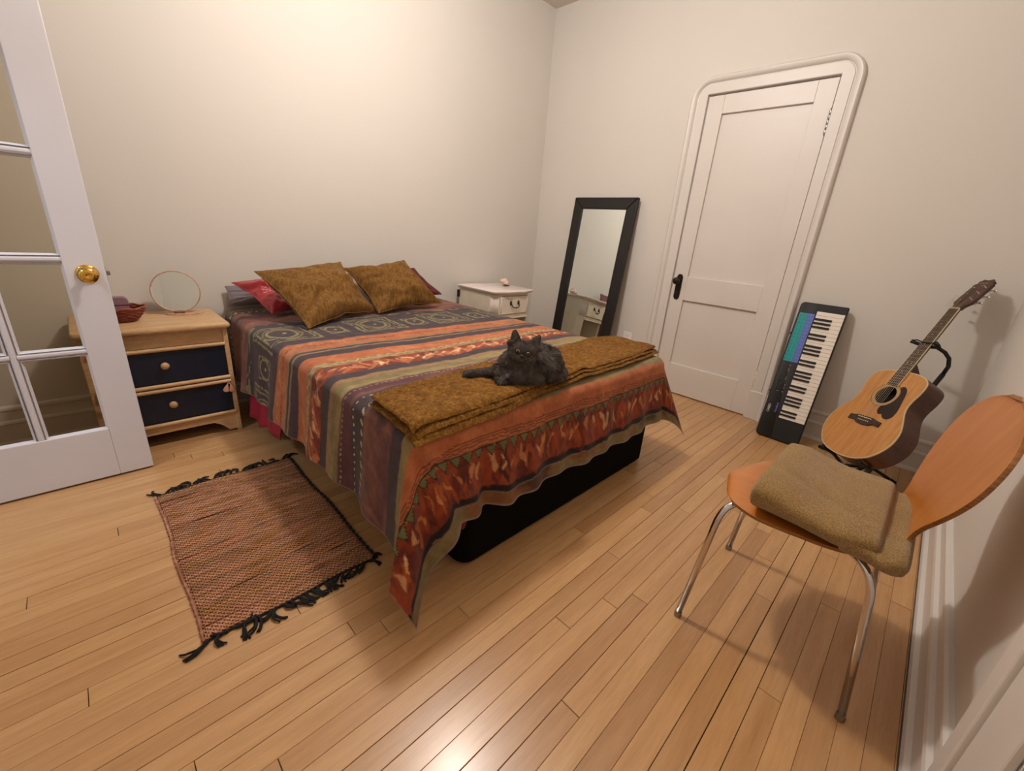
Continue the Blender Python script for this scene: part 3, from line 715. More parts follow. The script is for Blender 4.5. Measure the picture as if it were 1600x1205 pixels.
pillow('olive_cushion', 'olive brown chenille cushion on the right, partly behind the left one', [(-1.98, -.22, .82), (-1.565, -.235, .872), (-1.390, -.43, .606), (-1.91, -.52, .592)], .085, 'olive_chenille', 29, wr=.034, pull=.10)

# ---------------------------------------------------------------- left nightstand
NX0, NX1, NYF, NYB, NZ = -3.200, -2.668, -.405, -.012, .585
ns = thing('nightstand', 'pale wooden nightstand with two navy drawers left of the bed', 'nightstand', ((NX0+NX1)/2, -.21, 0))
B().prism(rrect(NX0-.012, NYF-.032, NX1+.012, NYB, .012, 4), NZ-.022, NZ, bev=.007).build('top', 'pale_wood', ns, angle=50)
for x0, x1 in ((NX0, NX0+.020), (NX1-.020, NX1)):
    B().box((x0, NYF, 0.0), (x1, NYB, NZ-.022)).build('side_panel', 'pale_wood', ns, bevel=.003)
box_obj('back_panel', (NX0+.02, NYB-.002, .08), (NX1-.02, NYB-.012, NZ-.022), 'dark_wood', ns, 0)
box_obj('inner_shelf', (NX0+.02, NYF+.03, .085), (NX1-.02, NYB-.012, .095), 'dark_wood', ns, 0)
def nsround(z, d=.010, r=.0095, name='rail'):
    return B().tube([(NX0+.018, NYF+.004-d+.006, z), (NX1-.018, NYF+.004-d+.006, z)], r, 12).build(name, 'pale_wood', ns, angle=60)
box_obj('front_board', (NX0+.02, NYF+.010, .486), (NX1-.02, NYF+.024, NZ-.022), 'pale_wood', ns, .002)
nsround(.553, .004, .007); nsround(.478)
nsround(.305); nsround(.283); nsround(.112)
for z0_, z1_ in ((.315, .468), (.122, .273)):
    d = box_obj('drawer', (NX0+.022, NYF+.008, z0_), (NX1-.022, NYF+.026, z1_), 'navy_paint', ns, .002)
    box_obj('drawer_box', (NX0+.03, NYF+.027, z0_+.01), (NX1-.03, NYB-.03, z1_-.02), 'dark_wood', ns, 0)
    B().lathe([(.006, 0), (.006, .010), (.010, .013), (.0165, .018), (.0170, .023), (.012, .029), (.001, .031)], 20, YM((NX0+NX1)/2, NYF+.009, (z0_+z1_)/2+.012)).build('knob', 'pale_wood', d, angle=60)
# arched apron
xa, xb = NX0+.02, NX1-.02
top_ = []; bot_ = []
for k in range(41):
    u = k/40; x = xa + (xb-xa)*u
    e = min(u, 1-u)*(xb-xa)
    zb = .012 if e < .045 else .012 + .055*min(1, ((e-.045)/.055))**.5
    zb -= .0
    top_.append((x, .102)); bot_.append((x, zb))
vv = []; 
ab = B()
for yy in (NYF+.004, NYF+.020):
    vv += [(x, yy, z) for x, z in top_] + [(x, yy, z) for x, z in bot_]
n = 41; ff = []
for k in range(n-1):
    ff += [(k, k+1, n+k+1, n+k)[::-1], (2*n+k, 2*n+k+1, 3*n+k+1, 3*n+k), (n+k, n+k+1, 3*n+k+1, 3*n+k)[::-1], (k, k+1, 2*n+k+1, 2*n+k)]
ab.add(vv, ff); ab.build('apron', 'pale_wood', ns)
# little bow ornaments at the ends of the middle rail
for xc in (NX0+.034, NX1-.034):
    b = B()
    for a_ in (-.50, .22):
        m = YM(xc + .004, NYF-.008, .270) @ Matrix.Rotation(a_, 4, 'Z')
        b.prism([(-.005, .004), (-.013, -.030), (-.012, -.042), (-.004, -.046), (.006, -.046), (.013, -.041), (.013, -.030), (.005, .004)], 0, .006, m, bev=.002)
    b.build('bow_ornament', 'bow_pink', ns, angle=50)

# round table mirror
vm = thing('table_mirror', 'round tilting table mirror with a thin wooden rim on the nightstand', 'mirror', (-2.785, -.125, NZ))
B().lathe([(.078, 0), (.080, .003), (.078, .007), (.001, .0075)], 40, Matrix.Translation((-2.785, -.130, NZ)) @ Matrix.Diagonal((1, .62, 1, 1))).build('base', 'mirror_wood_rim', vm, angle=50)
mc = Matrix.Translation((-2.806, -.130, .698)) @ Matrix.Rotation(math.radians(-12), 4, 'Z') @ Matrix.Rotation(math.radians(90-9), 4, 'X')
B().lathe([(.098, -.004), (.1015, -.002), (.1015, .003), (.0985, .006), (.0965, .003), (.0965, .001), (.0965, -.004)], 48, mc).build('rim', 'mirror_wood_rim', vm, angle=40)
B().lathe([(.0965, -.002), (.0965, .0015), (.0001, .0016)], 48, mc).build('glass', 'mirror_glass', vm, angle=40)
B().box((-.022, -.112, -.006), (.022, -.094, .004), mc).build('hinge_block', 'dark_wood', vm, bevel=.002)

# wicker basket with a mauve thing in it
bk = thing('wicker_basket', 'small reddish brown wicker basket on the pale nightstand', 'basket', (-3.035, -.225, NZ))
wb = B(); BC = Vector((-3.035, -.225, NZ))
prof_b = [(.045, .004), (.060, .016), (.073, .034), (.082, .052), (.086, .062)]
for q in range(9):
    u = q/8; zz_ = .006+.054*u; r0 = np.interp(zz_, [p[1] for p in prof_b], [p[0] for p in prof_b])
    path = []
    for k in range(48):
        a = 2*PI*k/48; r1 = r0 + .0022*(1 if (k//2+q) % 2 else -1); path.append((BC.x+r1*math.cos(a)*1.05, BC.y+r1*math.sin(a)*.85, BC.z+zz_+.002*math.sin(a*2)))
    wb.tube(path, .0036, 6, closedpath=True)
wb.build('weave', 'wicker', bk, smooth=True)
sb = B()
for k in range(24):
    a = 2*PI*k/24; sb.tube([(BC.x+r*math.cos(a)*1.05, BC.y+r*math.sin(a)*.85, BC.z+z) for r, z in prof_b], .0022, 5)
sb.build('stakes', 'wicker', bk, smooth=True)
path = [(BC.x+.088*math.cos(2*PI*k/48)*1.05, BC.y+.088*math.sin(2*PI*k/48)*.85, BC.z+.064+.003*math.sin(2*PI*k/6)) for k in range(48)]
B().tube(path, .0055, 8, closedpath=True).build('rim', 'wicker', bk, smooth=True)
B().lathe([(.001, .001), (.045, .002), (.055, .012), (.066, .03), (.064, .032), (.050, .014), (.001, .006)], 32, Matrix.Translation(BC) @ Matrix.Diagonal((1.05, .85, 1, 1))).build('bottom', 'wicker', bk, smooth=True)
mu = thing('mauve_case', 'mauve grey rounded case standing inside the wicker basket', 'case', (-3.045, -.215, NZ+.01))
B().prism(rrect(-.045, -.034, .048, .052, .020, 5), -.016, .016, Matrix.Translation((-3.045, -.200, NZ+.058)) @ Matrix.Rotation(math.radians(90), 4, 'X'), bev=.006).build('body', 'mauve_plastic', mu, angle=50)
B().prism(rrect(-.046, .012, .049, .016, .002, 2), -.0168, .0168, Matrix.Translation((-3.045, -.200, NZ+.058)) @ Matrix.Rotation(math.radians(90), 4, 'X')).build('lid_seam', 'wine_fabric', mu)

# ---------------------------------------------------------------- right nightstand (cream)
CX0, CX1, CYF, CYB, CZ = -.925, -.505, -.470, -.03, .672
cn = thing('nightstand', 'cream painted antique nightstand in the corner right of the bed', 'nightstand', ((CX0+CX1)/2, -.25, 0))
def scallop(off):
    out = []
    x0, x1, y0, y1 = CX0-.018-off, CX1+.018+off, CYF-.022-off, CYB+off*0
    out += [(x0, y1), (x0, y0+.075)]
    for k in range(7): a = PI + PI/2*k/6; out.append((x0+.045+.045*math.cos(a)*1.0, y0+.055+.045*math.sin(a)))
    for k in range(17):
        u = k/16; x = x0+.06+(x1-x0-.12)*u; out.append((x, y0 - .012*math.sin(PI*u)**.6*(1) + .006*math.cos(4*PI*u)))
    for k in range(7): a = 1.5*PI + PI/2*k/6; out.append((x1-.045+.045*math.cos(a), y0+.055+.045*math.sin(a)))
    out += [(x1, y0+.075), (x1, y1)]
    return out
def ringz(off, z): return [(x, y, z) for x, y in scallop(off)]
B().rings([ringz(-.012, CZ-.024), ringz(-.004, CZ-.020), ringz(-.001, CZ-.012), ringz(0, CZ-.009), ringz(.001, CZ-.004), ringz(-.003, CZ)]).build('top', 'cream_top', cn, angle=45)
cb2 = B()
cb2.box((CX0, CYF+.055, .10), (CX0+.016, CYB, CZ-.024)).box((CX1-.016, CYF+.055, .10), (CX1, CYB, CZ-.024)).box((CX0+.016, CYB-.01, .10), (CX1-.016, CYB, CZ-.024))
cb2.box((CX0+.016, CYF+.03, .10), (CX1-.016, CYB-.01, .118)).box((CX0+.016, CYF+.035, .455), (CX1-.016, CYB-.01, .470))
cb2.build('carcass', 'cream_paint', cn, bevel=.002)
for sx, x in ((-1, CX0), (1, CX1)):
    # canted reeded corner post
    xa_, xb_ = x, x - sx*.052; b = B()
    poly = [(x, CYF+.058), (xb_, CYF+.004), (xb_, CYF+.030), (x - sx*.012, CYF+.058)]
    if sx > 0: poly = poly[::-1]
    b.prism(poly, .06, CZ-.024)
    post = b.build('corner_post', 'cream_paint', cn)
    r_ = B()
    for k in range(6):
        u = .14+.72*k/5; p = Vector((x, CYF+.058, 0)).lerp(Vector((xb_, CYF+.004, 0)), u); nrm = Vector((sx*.054, -.052, 0)).normalized()*.0015
        r_.tube([(p.x+nrm.x, p.y+nrm.y, .485), (p.x+nrm.x, p.y+nrm.y, .610)], .0038, 8); r_.ellip((p.x+nrm.x, p.y+nrm.y, .612), (.0038, .0038, .006), 8, 5)
    r_.build('reeding', 'cream_top', post, smooth=True)
    # cabriole foot
    B().tube([(x-sx*.022, CYF+.034, .12), (x-sx*.016, CYF+.026, .08), (x-sx*.010, CYF+.018, .05), (x-sx*.014, CYF+.022, .02), (x-sx*.006, CYF+.012, .0)], [.026, .027, .02, .014, .018], 12).build('leg', 'cream_paint', cn, smooth=True)
    B().tube([(x-sx*.022, CYB-.03, .12), (x-sx*.018, CYB-.026, .06), (x-sx*.016, CYB-.024, .0)], [.022, .016, .014], 10).build('leg', 'cream_paint', cn, smooth=True)
dr = box_obj('drawer', (CX0+.056, CYF-.006, .488), (CX1-.056, CYF+.030, .628), 'cream_paint', cn, .004)
rb = B(); X0d, X1d = CX0+.066, CX1-.066
for a_, b__ in (((X0d, .497), (X1d, .497)), ((X0d, .497), (X0d, .618)), ((X1d, .497), (X1d, .618)), ((X0d, .618), (X1d, .618))): rb.tube([(a_[0], CYF-.006, a_[1]), (b__[0], CYF-.006, b__[1])], .0028, 6)
rb.build('drawer_beading', 'cream_top', dr, smooth=True)
ap = B(); ap.box((CX0+.05, CYF+.004, .630), (CX1-.05, CYF+.028, CZ-.022))
ap.box((CX0+.05, CYF+.001, .468), (CX1-.05, CYF+.030, .486)); ap.box((CX0+.05, CYF-.004, .452), (CX1-.05, CYF+.030, .466))
ap.build('front_rail', 'cream_paint', cn, bevel=.003)
sk = B(); n_ = 30; vv = []
for yy in (CYF+.008, CYF+.026):
    vv += [(CX0+.05+(CX1-CX0-.10)*k/n_, yy, .118) for k in range(n_+1)] + [(CX0+.05+(CX1-CX0-.10)*k/n_, yy, .085-.02*math.cos(4*PI*k/n_)) for k in range(n_+1)]
n1 = n_+1; ff = []
for k in range(n_): ff += [(k, k+1, n1+k+1, n1+k)[::-1], (2*n1+k, 2*n1+k+1, 3*n1+k+1, 3*n1+k), (n1+k, n1+k+1, 3*n1+k+1, 3*n1+k)[::-1], (k, k+1, 2*n1+k+1, 2*n1+k)]
sk.add(vv, ff).build('skirt', 'cream_paint', cn)
hc = Vector(((CX0+CX1)/2, CYF-.008, .565)); 
for sg in (-1, 1):
    hb_ = B(); hb_.ellip((hc.x+sg*.042, hc.y, hc.z+.012), (.012, .005, .019), 12, 8); hb_.ellip((hc.x+sg*.042, hc.y-.004, hc.z+.006), (.006, .008, .006), 10, 6)
    hb_.build('pull_rosette', 'antique_pull', dr, smooth=True)
pth = [(hc.x-.042, hc.y-.010, hc.z+.006), (hc.x-.040, hc.y-.016, hc.z-.008), (hc.x-.030, hc.y-.018, hc.z-.019), (hc.x-.016, hc.y-.019, hc.z-.024), (hc.x-.006, hc.y-.019, hc.z-.021), (hc.x, hc.y-.019, hc.z-.027)]
pth += [(2*hc.x-p[0], p[1], p[2]) for p in pth[::-1][1:]]
B().tube(pth, [.0035, .0035, .004, .0045, .0035, .006, .0035, .0045, .004, .0035, .0035], 8).build('bail_pull', 'antique_pull', dr, smooth=True)
# conch shell
sh = thing('seashell', 'pinkish white conch shell lying on the cream nightstand', 'shell', (-.60, -.235, CZ))
sc = Vector((-.575, -.225, CZ)); s_ = B(); rings = []
for i in range(90):
    a = i/90*2*PI*3.2; k = 1-i/90; R_ = .030*k; off = .062*(1-k)
    rings.append((sc + Vector((-.030+off*.95, R_*.55*math.cos(a)*.6, .026+R_*.5*math.sin(a)*.6+.004)), .006+.022*k*(1+.14*math.sin(a*4))))
s_.tube([tuple(p) for p, r in rings], [r for p, r in rings], 14)
for k in range(9):
    a = k/9*2*PI; s_.tube([tuple(sc+Vector((-.018+.0*k, .022*math.cos(a), .028+.020*math.sin(a)))), tuple(sc+Vector((-.018, .034*math.cos(a), .030+.032*math.sin(a))))], [.008, .001], 7)
s_.build('spire', 'shell', sh, smooth=True)
def lipf(u, v):
    a = -.4 + 3.0*u; r = .020+.022*v+.004*math.sin(u*20)*v
    return tuple(sc + Vector((-.045+.035*math.sin(a)*.7-.012*v, -.012-.020*v, .0065+.026*u+.012*v*math.cos(a) if True else 0)))
B().grid(lipf, 20, 8).build('lip', 'shell', sh, smooth=True, solid=.003)
B().tube([tuple(sc+Vector((-.05, -.024, .012))), tuple(sc+Vector((-.02, -.028, .008))), tuple(sc+Vector((.02, -.020, .006)))], [.004, .006, .003], 8).build('opening', 'shell_dark', sh, smooth=True)
# cord bracket at back-left of nightstand top
box_obj('back_bracket', (CX0-.02, CYB+.004, .57), (CX0-.002, CYB-.014, .628), 'old_bronze', cn, .002)

# ---------------------------------------------------------------- leaning floor mirror
lean = math.atan2(.165, 1.41)
mm_ = Matrix.Translation((-.170, -.735, 0.002)) @ Matrix.Rotation(lean, 4, 'Y') @ Matrix(((0, 0, -1, 0), (-1, 0, 0, 0), (0, 1, 0, 0), (0, 0, 0, 1)))
# local: x -> -y (right seen from the room), y -> up, z -> into the room (-x)
fm = thing('floor_mirror', 'tall black leather-framed mirror leaning against the right wall', 'mirror', mw=mm_)
HW, HH, FW = .298, 1.425, .088
def frame_piece(a, b, c, d):   # outer a,b inner c,d as (x,y)
    o = B(); P = [a, b, c, d]
    ce = ((a[0]+b[0]+c[0]+d[0])/4, (a[1]+b[1]+c[1]+d[1])/4)
    def sh(k): return [(ce[0]+(p[0]-ce[0])*k, ce[1]+(p[1]-ce[1])*k) for p in P]
    o.prism(P, 0, .030)
    return o.build('frame_side', 'black_frame', fm, world=False, bevel=.006, seg=3)
I = [(-HW+FW, FW), (HW-FW, FW), (HW-FW, HH-FW), (-HW+FW, HH-FW)]; O = [(-HW, 0), (HW, 0), (HW, HH), (-HW, HH)]
for k in range(4): frame_piece(O[k], O[(k+1) % 4], I[(k+1) % 4], I[k])
B().box((-HW+FW-.004, FW-.004, .008), (HW-FW+.004, HH-FW+.004, .016)).build('glass', 'mirror_glass', fm, world=False)
B().box((-HW+.01, .01, -.004), (HW-.01, HH-.01, .004)).build('back_board', 'dark_wood', fm, world=False)
st = B()
for k in range(4):
    k2 = (k+1) % 4
    for off in (.011, FW-.012):
        f_ = off/FW; a_ = [O[k][i]*(1-f_)+I[k][i]*f_ for i in (0, 1)]; b_ = [O[k2][i]*(1-f_)+I[k2][i]*f_ for i in (0, 1)]
        st.tube([(a_[0], a_[1], .0302), (b_[0], b_[1], .0302)], .0009, 5)
    for off in (-.007, .007):
        st.tube([(O[k][0]*.98+off, O[k][1]*.99+.008, .0302), (I[k][0]+off, I[k][1], .0302)], .0009, 5)
st.build('stitching', 'black_rubber', fm, world=False)
#PART3

# ---------------------------------------------------------------- electric keyboard leaning on the right wall
kl = math.atan2(.2, .84)
km = Matrix.Translation((-.250, -2.377, .004)) @ Matrix.Rotation(kl, 4, 'Y') @ Matrix(((0, 0, -1, 0), (-1, 0, 0, 0), (0, 1, 0, 0), (0, 0, 0, 1)))
kb = thing('electric_keyboard', 'black electric piano keyboard standing on end beside the closet door', 'keyboard', mw=km)
out = rrect(-.1165, .004, .119, .856, .006, 3)
# larger radius on the two left corners
def krect(x0, y0, x1, y1, rl, rr__, n=6):
    o = []
    for cx, cy, a0, r in ((x1-rr__, y1-rr__, 0, rr__), (x0+rl, y1-rl, PI/2, rl), (x0+rl, y0+rl, PI, rl), (x1-rr__, y0+rr__, 1.5*PI, rr__)):
        for k in range(n+1): a = a0+PI/2*k/n; o.append((cx+r*math.cos(a), cy+r*math.sin(a)))
    return o
B().prism(krect(-.1165, .004, .1195, .857, .022, .004), -.052, -.004, bev=.004).build('body', 'plastic_black', kb, world=False, angle=50)
B().prism(krect(-.1145, .006, -.0225, .855, .020, .002), -.004, .0, bev=.0015).build('top_panel', 'plastic_black', kb, world=False, angle=50)
for y0, y1 in ((.006, .1405), (.8135, .855)):
    B().prism(krect(-.0225, y0, .1175, y1, .001, .003), -.004, .0015, bev=.001).build('end_block', 'plastic_black', kb, world=False)
KY0, KP = .1425, (.8115-.1425)/29
for i in range(29):
    y0 = KY0+i*KP
    B().prism([(-.0205, y0+.0006), (.1160, y0+.0006), (.1160, y0+KP-.0006), (-.0205, y0+KP-.0006)], -.0035, .0045, bev=.0008).build('white_key', 'white_key', kb, world=False)
for i in range(28):
    if i % 7 in (0, 1, 3, 4, 5):
        y0 = KY0+(i+1)*KP - .0065
        b = B(); b.rings([[(-.0205, y0, .004), (.0655, y0, .004), (.0655, y0+.013, .004), (-.0205, y0+.013, .004)], [(-.0205, y0+.0008, .0125), (.0610, y0+.0010, .0125), (.0610, y0+.0120, .0125), (-.0205, y0+.0120, .0125)]])
        b.build('black_key', 'black_key', kb, world=False, bevel=.0012)
pt_ = box_obj('tone_panel', (-.1045, .491, 0), (-.0605, .791, .0008), 'panel_teal', kb, 0, world=False)
pb_ = box_obj('rhythm_panel', (-.0590, .491, 0), (-.0275, .791, .0008), 'panel_blue', kb, 0, world=False)
rk = random.Random(3)
for pn, x0, x1, nm, mt in ((pt_, -.1015, -.063, 'print', 'print_teal'), (pb_, -.0565, -.030, 'print', 'print_blue')):
    b = B()
    for r_ in range(13):
        yb = .500+r_*.0222
        for cix in range(2 if nm == 'print' else 1):
            xx = x0 + (x1-x0)*(.04+.5*cix)
            for k in range(4):
                w_ = .0035*rk.uniform(.6, 1.1); b.box((xx+.0005, yb+k*.0042, .0008), (xx+w_*3.6, yb+k*.0042+.0014, .0010))
    o = b.build('printed_list', mt, pn, world=False); o['kind'] = 'stuff'
for (bx, by, w_, h_, mt) in ((-.057, .468, .010, .008, 'button_red'), (-.058, .445, .006, .005, 'button_grey'), (-.058, .434, .006, .005, 'button_grey'), (-.057, .392, .006, .005, 'button_grey'), (-.057, .380, .006, .005, 'button_grey'),
        (-.050, .345, .005, .007, 'button_grey'), (-.050, .325, .005, .007, 'button_grey'), (-.050, .300, .006, .007, 'button_grey'), (-.079, .300, .006, .005, 'button_grey'), (-.073, .300, .003, .005, 'button_grey')):
    B().prism(rrect(bx-w_/2, by-h_/2, bx+w_/2, by+h_/2, .001, 2), 0, .0022, bev=.0006).build('button', mt, kb, world=False)
B().box((-.088, .30, 0), (-.0865, .47, .0006)).build('slider_slot', 'plastic_deep', kb, world=False)
for by in (.31, .36): B().prism(rrect(-.091, by, -.0835, by+.010, .001, 2), 0, .004, bev=.001).build('slider_cap', 'plastic_deep', kb, world=False)
b = B()
for k in range(9): b.box((-.098, .245+k*.0, 0), (-.097, .246, .0005))
for k in range(16): b.box((-.1085+.0025*(k % 2), .50+.018*k, .0), (-.1078+.0025*(k % 2), .510+.018*k, .0005))
o = b.build('printed_marks', 'button_grey', kb, world=False); o['kind'] = 'stuff'
for yk in (.285, .655): box_obj('edge_foot', (-.1225, yk, -.030), (-.1165, yk+.012, -.010), 'plastic_deep', kb, .002, world=False)
def text_mesh(name, txt, size, mat, parent, local, extr=.0003, shear=0, spacing=1.0):
    cu = bpy.data.curves.new(name, 'FONT'); cu.body = txt; cu.size = size; cu.extrude = extr; cu.shear = shear; cu.space_character = spacing; cu.offset = size*.02
    to = bpy.data.objects.new(name, cu); COL.objects.link(to)
    dg = bpy.context.evaluated_depsgraph_get(); me = bpy.data.meshes.new_from_object(to.evaluated_get(dg))
    bpy.data.objects.remove(to); me.transform(local); me.materials.clear(); me.materials.append(M[mat])
    o = bpy.data.objects.new(name, me); COL.objects.link(o); o.parent = parent; MW[o.name] = MW[parent.name]; return o
text_mesh('lettering', 'CASIO', .0185, 'print_white', kb, Matrix.Translation((-.084, .158, .0004)) @ Matrix.Rotation(PI/2, 4, 'Z'), spacing=.98)
text_mesh('lettering', 'ToneBank', .0160, 'print_violet', kb, Matrix.Translation((-.046, .163, .0004)) @ Matrix.Rotation(PI/2, 4, 'Z'), shear=.3, spacing=1.0)

# ---------------------------------------------------------------- acoustic guitar
def grot(a, b, c): return Matrix.Rotation(a, 4, 'Z') @ Matrix.Rotation(b, 4, 'X') @ Matrix.Rotation(c, 4, 'Z')
GM = Matrix.Translation((-.551, -2.706, .157)) @ grot(-2.406, 1.071, .170)
gt = thing('acoustic_guitar', 'acoustic guitar with a natural spruce top and black pickguard on a stand', 'guitar', mw=GM)
pv = [(0, .0), (.004, .05), (.014, .092), (.04, .140), (.08, .174), (.125, .194), (.165, .199), (.21, .193), (.255, .172), (.295, .150), (.33, .139), (.365, .139), (.40, .145), (.435, .1475), (.465, .142), (.487, .122), (.500, .092), (.506, .05), (.508, .0)]
def cr(P, n=4):
    out = []
    for i in range(len(P)-1):
        p0 = P[max(i-1, 0)]; p1 = P[i]; p2 = P[i+1]; p3 = P[min(i+2, len(P)-1)]
        for k in range(n):
            t_ = k/n; out.append(tuple(.5*((2*p1[j]) + (-p0[j]+p2[j])*t_ + (2*p0[j]-5*p1[j]+4*p2[j]-p3[j])*t_*t_ + (-p0[j]+3*p1[j]-3*p2[j]+p3[j])*t_**3) for j in (0, 1)))
    out.append(P[-1]); return out
hv = [(max(0, w_), v) for v, w_ in cr(pv)]
outl = hv + [(-x, y) for x, y in hv[::-1][1:-1]]
def scaled(k, z): return [(x*k, .254+(y-.254)*k, z) for x, y in outl]
B().rings([scaled(1, -.004), scaled(1, -.110)], cap=False).build('sides', 'mahogany', gt, world=False, angle=60)
B().rings([scaled(.995, -.110), scaled(.97, -.113), scaled(.6, -.118), scaled(.05, -.120)]).build('back', 'mahogany', gt, world=False, smooth=True)
# soundboard with a real hole
hc_ = (0, .367); hr = .049; no = len(outl)
def hp(k, r):
    x, y = outl[k]; a = math.atan2(y-hc_[1], x-hc_[0]); return (hc_[0]+r*math.cos(a), hc_[1]+r*math.sin(a))
B().rings([[(x, y, -.0045) for x, y in outl], [(x*.994, .254+(y-.254)*.994, .0) for x, y in outl], [hp(k, hr+.001)+(0.0008,) for k in range(no)], [hp(k, hr)+(0.0,) for k in range(no)], [hp(k, hr)+(-.004,) for k in range(no)]], cap=False).build('soundboard', 'spruce', gt, world=False, angle=30)
B().rings([[(x, y, .0003) for x, y in outl], [(x*.986, .254+(y-.254)*.988, .0007) for x, y in outl]], cap=False).build('binding', 'ivory', gt, world=False)
B().rings([[(x*1.004, .254+(y-.254)*1.003, .0004) for x, y in outl], [(x*1.004, .254+(y-.254)*1.003, -.005) for x, y in outl]], cap=False).build('binding', 'ivory', gt, world=False)
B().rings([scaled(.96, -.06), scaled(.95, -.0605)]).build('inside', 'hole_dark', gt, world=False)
def annulus(r0, r1, z, n=48): return B().rings([[(hc_[0]+r*math.cos(2*PI*k/n), hc_[1]+r*math.sin(2*PI*k/n), z) for k in range(n)] for r in (r0, r1)], cap=False)
annulus(.0495, .0615, .0014).build('rosette', 'rosette', gt, world=False); annulus(.0655, .0675, .0013).build('rosette', 'rosewood', gt, world=False)
pg = [(.022, .306), (.035, .312), (.050, .326), (.0615, .347), (.066, .372), (.060, .398), (.047, .412), (.050, .424), (.066, .426), (.082, .410), (.092, .385), (.100, .350), (.108, .318), (.112, .285), (.106, .258), (.088, .246), (.068, .250), (.052, .266), (.036, .262), (.022, .276), (.018, .292)]
pgs = cr([p for p in pg] + [pg[0]], 3)[:-1]
B().prism(pgs, .0009, .0024).build('pickguard', 'pickguard', gt, world=False)
# bridge
bp = [(-.088, .196), (-.088, .222), (-.060, .226), (-.040, .232), (.040, .232), (.060, .226), (.088, .222), (.088, .196), (.055, .200), (.035, .188), (.0, .184), (-.035, .188), (-.055, .200)]
br = B().prism(bp, .0004, .009, bev=.002).build('bridge', 'rosewood', gt, world=False)
B().box((-.038, .2205, .009), (.038, .2235, .0125), Matrix.Rotation(0, 4, 'Z')).build('saddle', 'ivory', br, world=False)
for k in range(6): B().lathe([(.0028, .009), (.0030, .0115), (.0015, .0130), (.0001, .0132)], 10, Matrix.Translation((-.0275+k*.011, .206, 0))).build('bridge_pin', 'ivory', br, world=False, smooth=True)
# neck, fretboard
NUT = .867
def nw(v): return .0215 + (.0285-.0215)*(NUT-v)/(NUT-.42)
B().rings([[(nw(v)*.98*math.cos(a), v, .003 - .022*math.sin(a)*(1 if v < .84 else .9)) for a in np.linspace(0, PI, 13)] for v in (.508, .56, .64, .72, .80, .867)]).build('neck', 'dark_head', gt, world=False, angle=50)
B().rings([[(-.030, .500, z1_), (.030, .500, z1_), (.026, y2, z1_*.9), (-.026, y2, z1_*.9)] for z1_, y2 in ((.0, .56), (-.03, .545), (-.07, .520), (-.105, .506))]).build('heel', 'dark_head', gt, world=False, bevel=.006, seg=3)
B().rings([[(-nw(v), v, .003), (nw(v), v, .003), (nw(v), v, .0085), (0, v, .0098), (-nw(v), v, .0085)] for v in (.421, NUT)]).build('fretboard', 'rosewood', gt, world=False)
for sg in (-1, 1): B().rings([[(sg*(nw(v)-.0006), v, .0028), (sg*(nw(v)+.0010), v, .0028), (sg*(nw(v)+.0010), v, .0089), (sg*(nw(v)-.0006), v, .0089)] for v in (.421, NUT)]).build('neck_binding', 'ivory', gt, world=False)
fr_ = []
for k in range(1, 21):
    v = NUT - .648*(1-2**(-k/12)); b = B(); b.tube([(-nw(v), v, .0088), (0, v, .0100), (nw(v), v, .0088)], .0009, 6); b.build('fret', 'steel_grey', gt, world=False, smooth=True)
for k in (3, 5, 7, 9, 12, 15):
    v = NUT - .648*(1-2**(-(k-.5)/12))
    for x in ((0,) if k != 12 else (-.010, .010)): B().lathe([(.0028, .0095), (.0028, .0101), (.0001, .0102)], 12, Matrix.Translation((x, v, 0))).build('fret_marker', 'ivory', gt, world=False)
B().box((-.0215, NUT, .002), (.0215, NUT+.005, .0118)).build('nut', 'ivory', gt, world=False, bevel=.001)
HM = Matrix.Translation((0, NUT+.004, .004)) @ Matrix.Rotation(math.radians(-13), 4, 'X')
hp_ = [(-.021, 0), (.021, 0), (.024, .018), (.040, .042), (.041, .060), (.039, .165), (.030, .168), (.034, .180), (.020, .196), (0, .190), (-.020, .196), (-.034, .180), (-.030, .168), (-.039, .165), (-.041, .060), (-.040, .042), (-.024, .018)]
hd = B().prism(hp_, -.015, 0, HM, bev=.001).build('headstock', 'dark_head', gt, world=False)
b = B(); b.tube([tuple(HM @ Vector(p)) for p in ((-.020, .166, .0006), (-.012, .172, .0008), (-.004, .166, .0008), (.004, .171, .0008), (.012, .165, .0008), (.020, .170, .0006))], [.0008, .002, .0012, .0022, .0012, .0008], 6)
b.build('headstock_inlay', 'rosette', hd, world=False, smooth=True)
b = B(); b.tube([tuple(HM @ Vector(p)) for p in ((-.006, .148, .0006), (0, .153, .0008), (.007, .148, .0006))], [.001, .0022, .001], 6); b.build('headstock_inlay', 'rosette', hd, world=False, smooth=True)
tun = []
for sg in (-1, 1):
    for k in range(3):
        v = .060+.040*k; b = B()
        b.tube([tuple(HM @ Vector((sg*.030, v, -.022))), tuple(HM @ Vector((sg*.050, v, -.022)))], .0022, 8)
        b.ellip((0, 0, 0), (.0085, .0075, .0045), 14, 8, HM @ Matrix.Translation((sg*.057, v, -.022)))
        b.box((sg*.016, v-.008, -.028), (sg*.034, v+.008, -.015), HM)
        b.build('tuning_peg', 'chrome', hd, world=False, smooth=False, angle=50)
        b = B(); b.lathe([(.0045, 0), (.004, .003), (.0028, .004), (.0028, .012), (.003, .014), (.0001, .0145)], 12, HM @ Matrix.Translation((sg*.024, v, 0))); b.build('string_post', 'chrome', hd, world=False, angle=50)
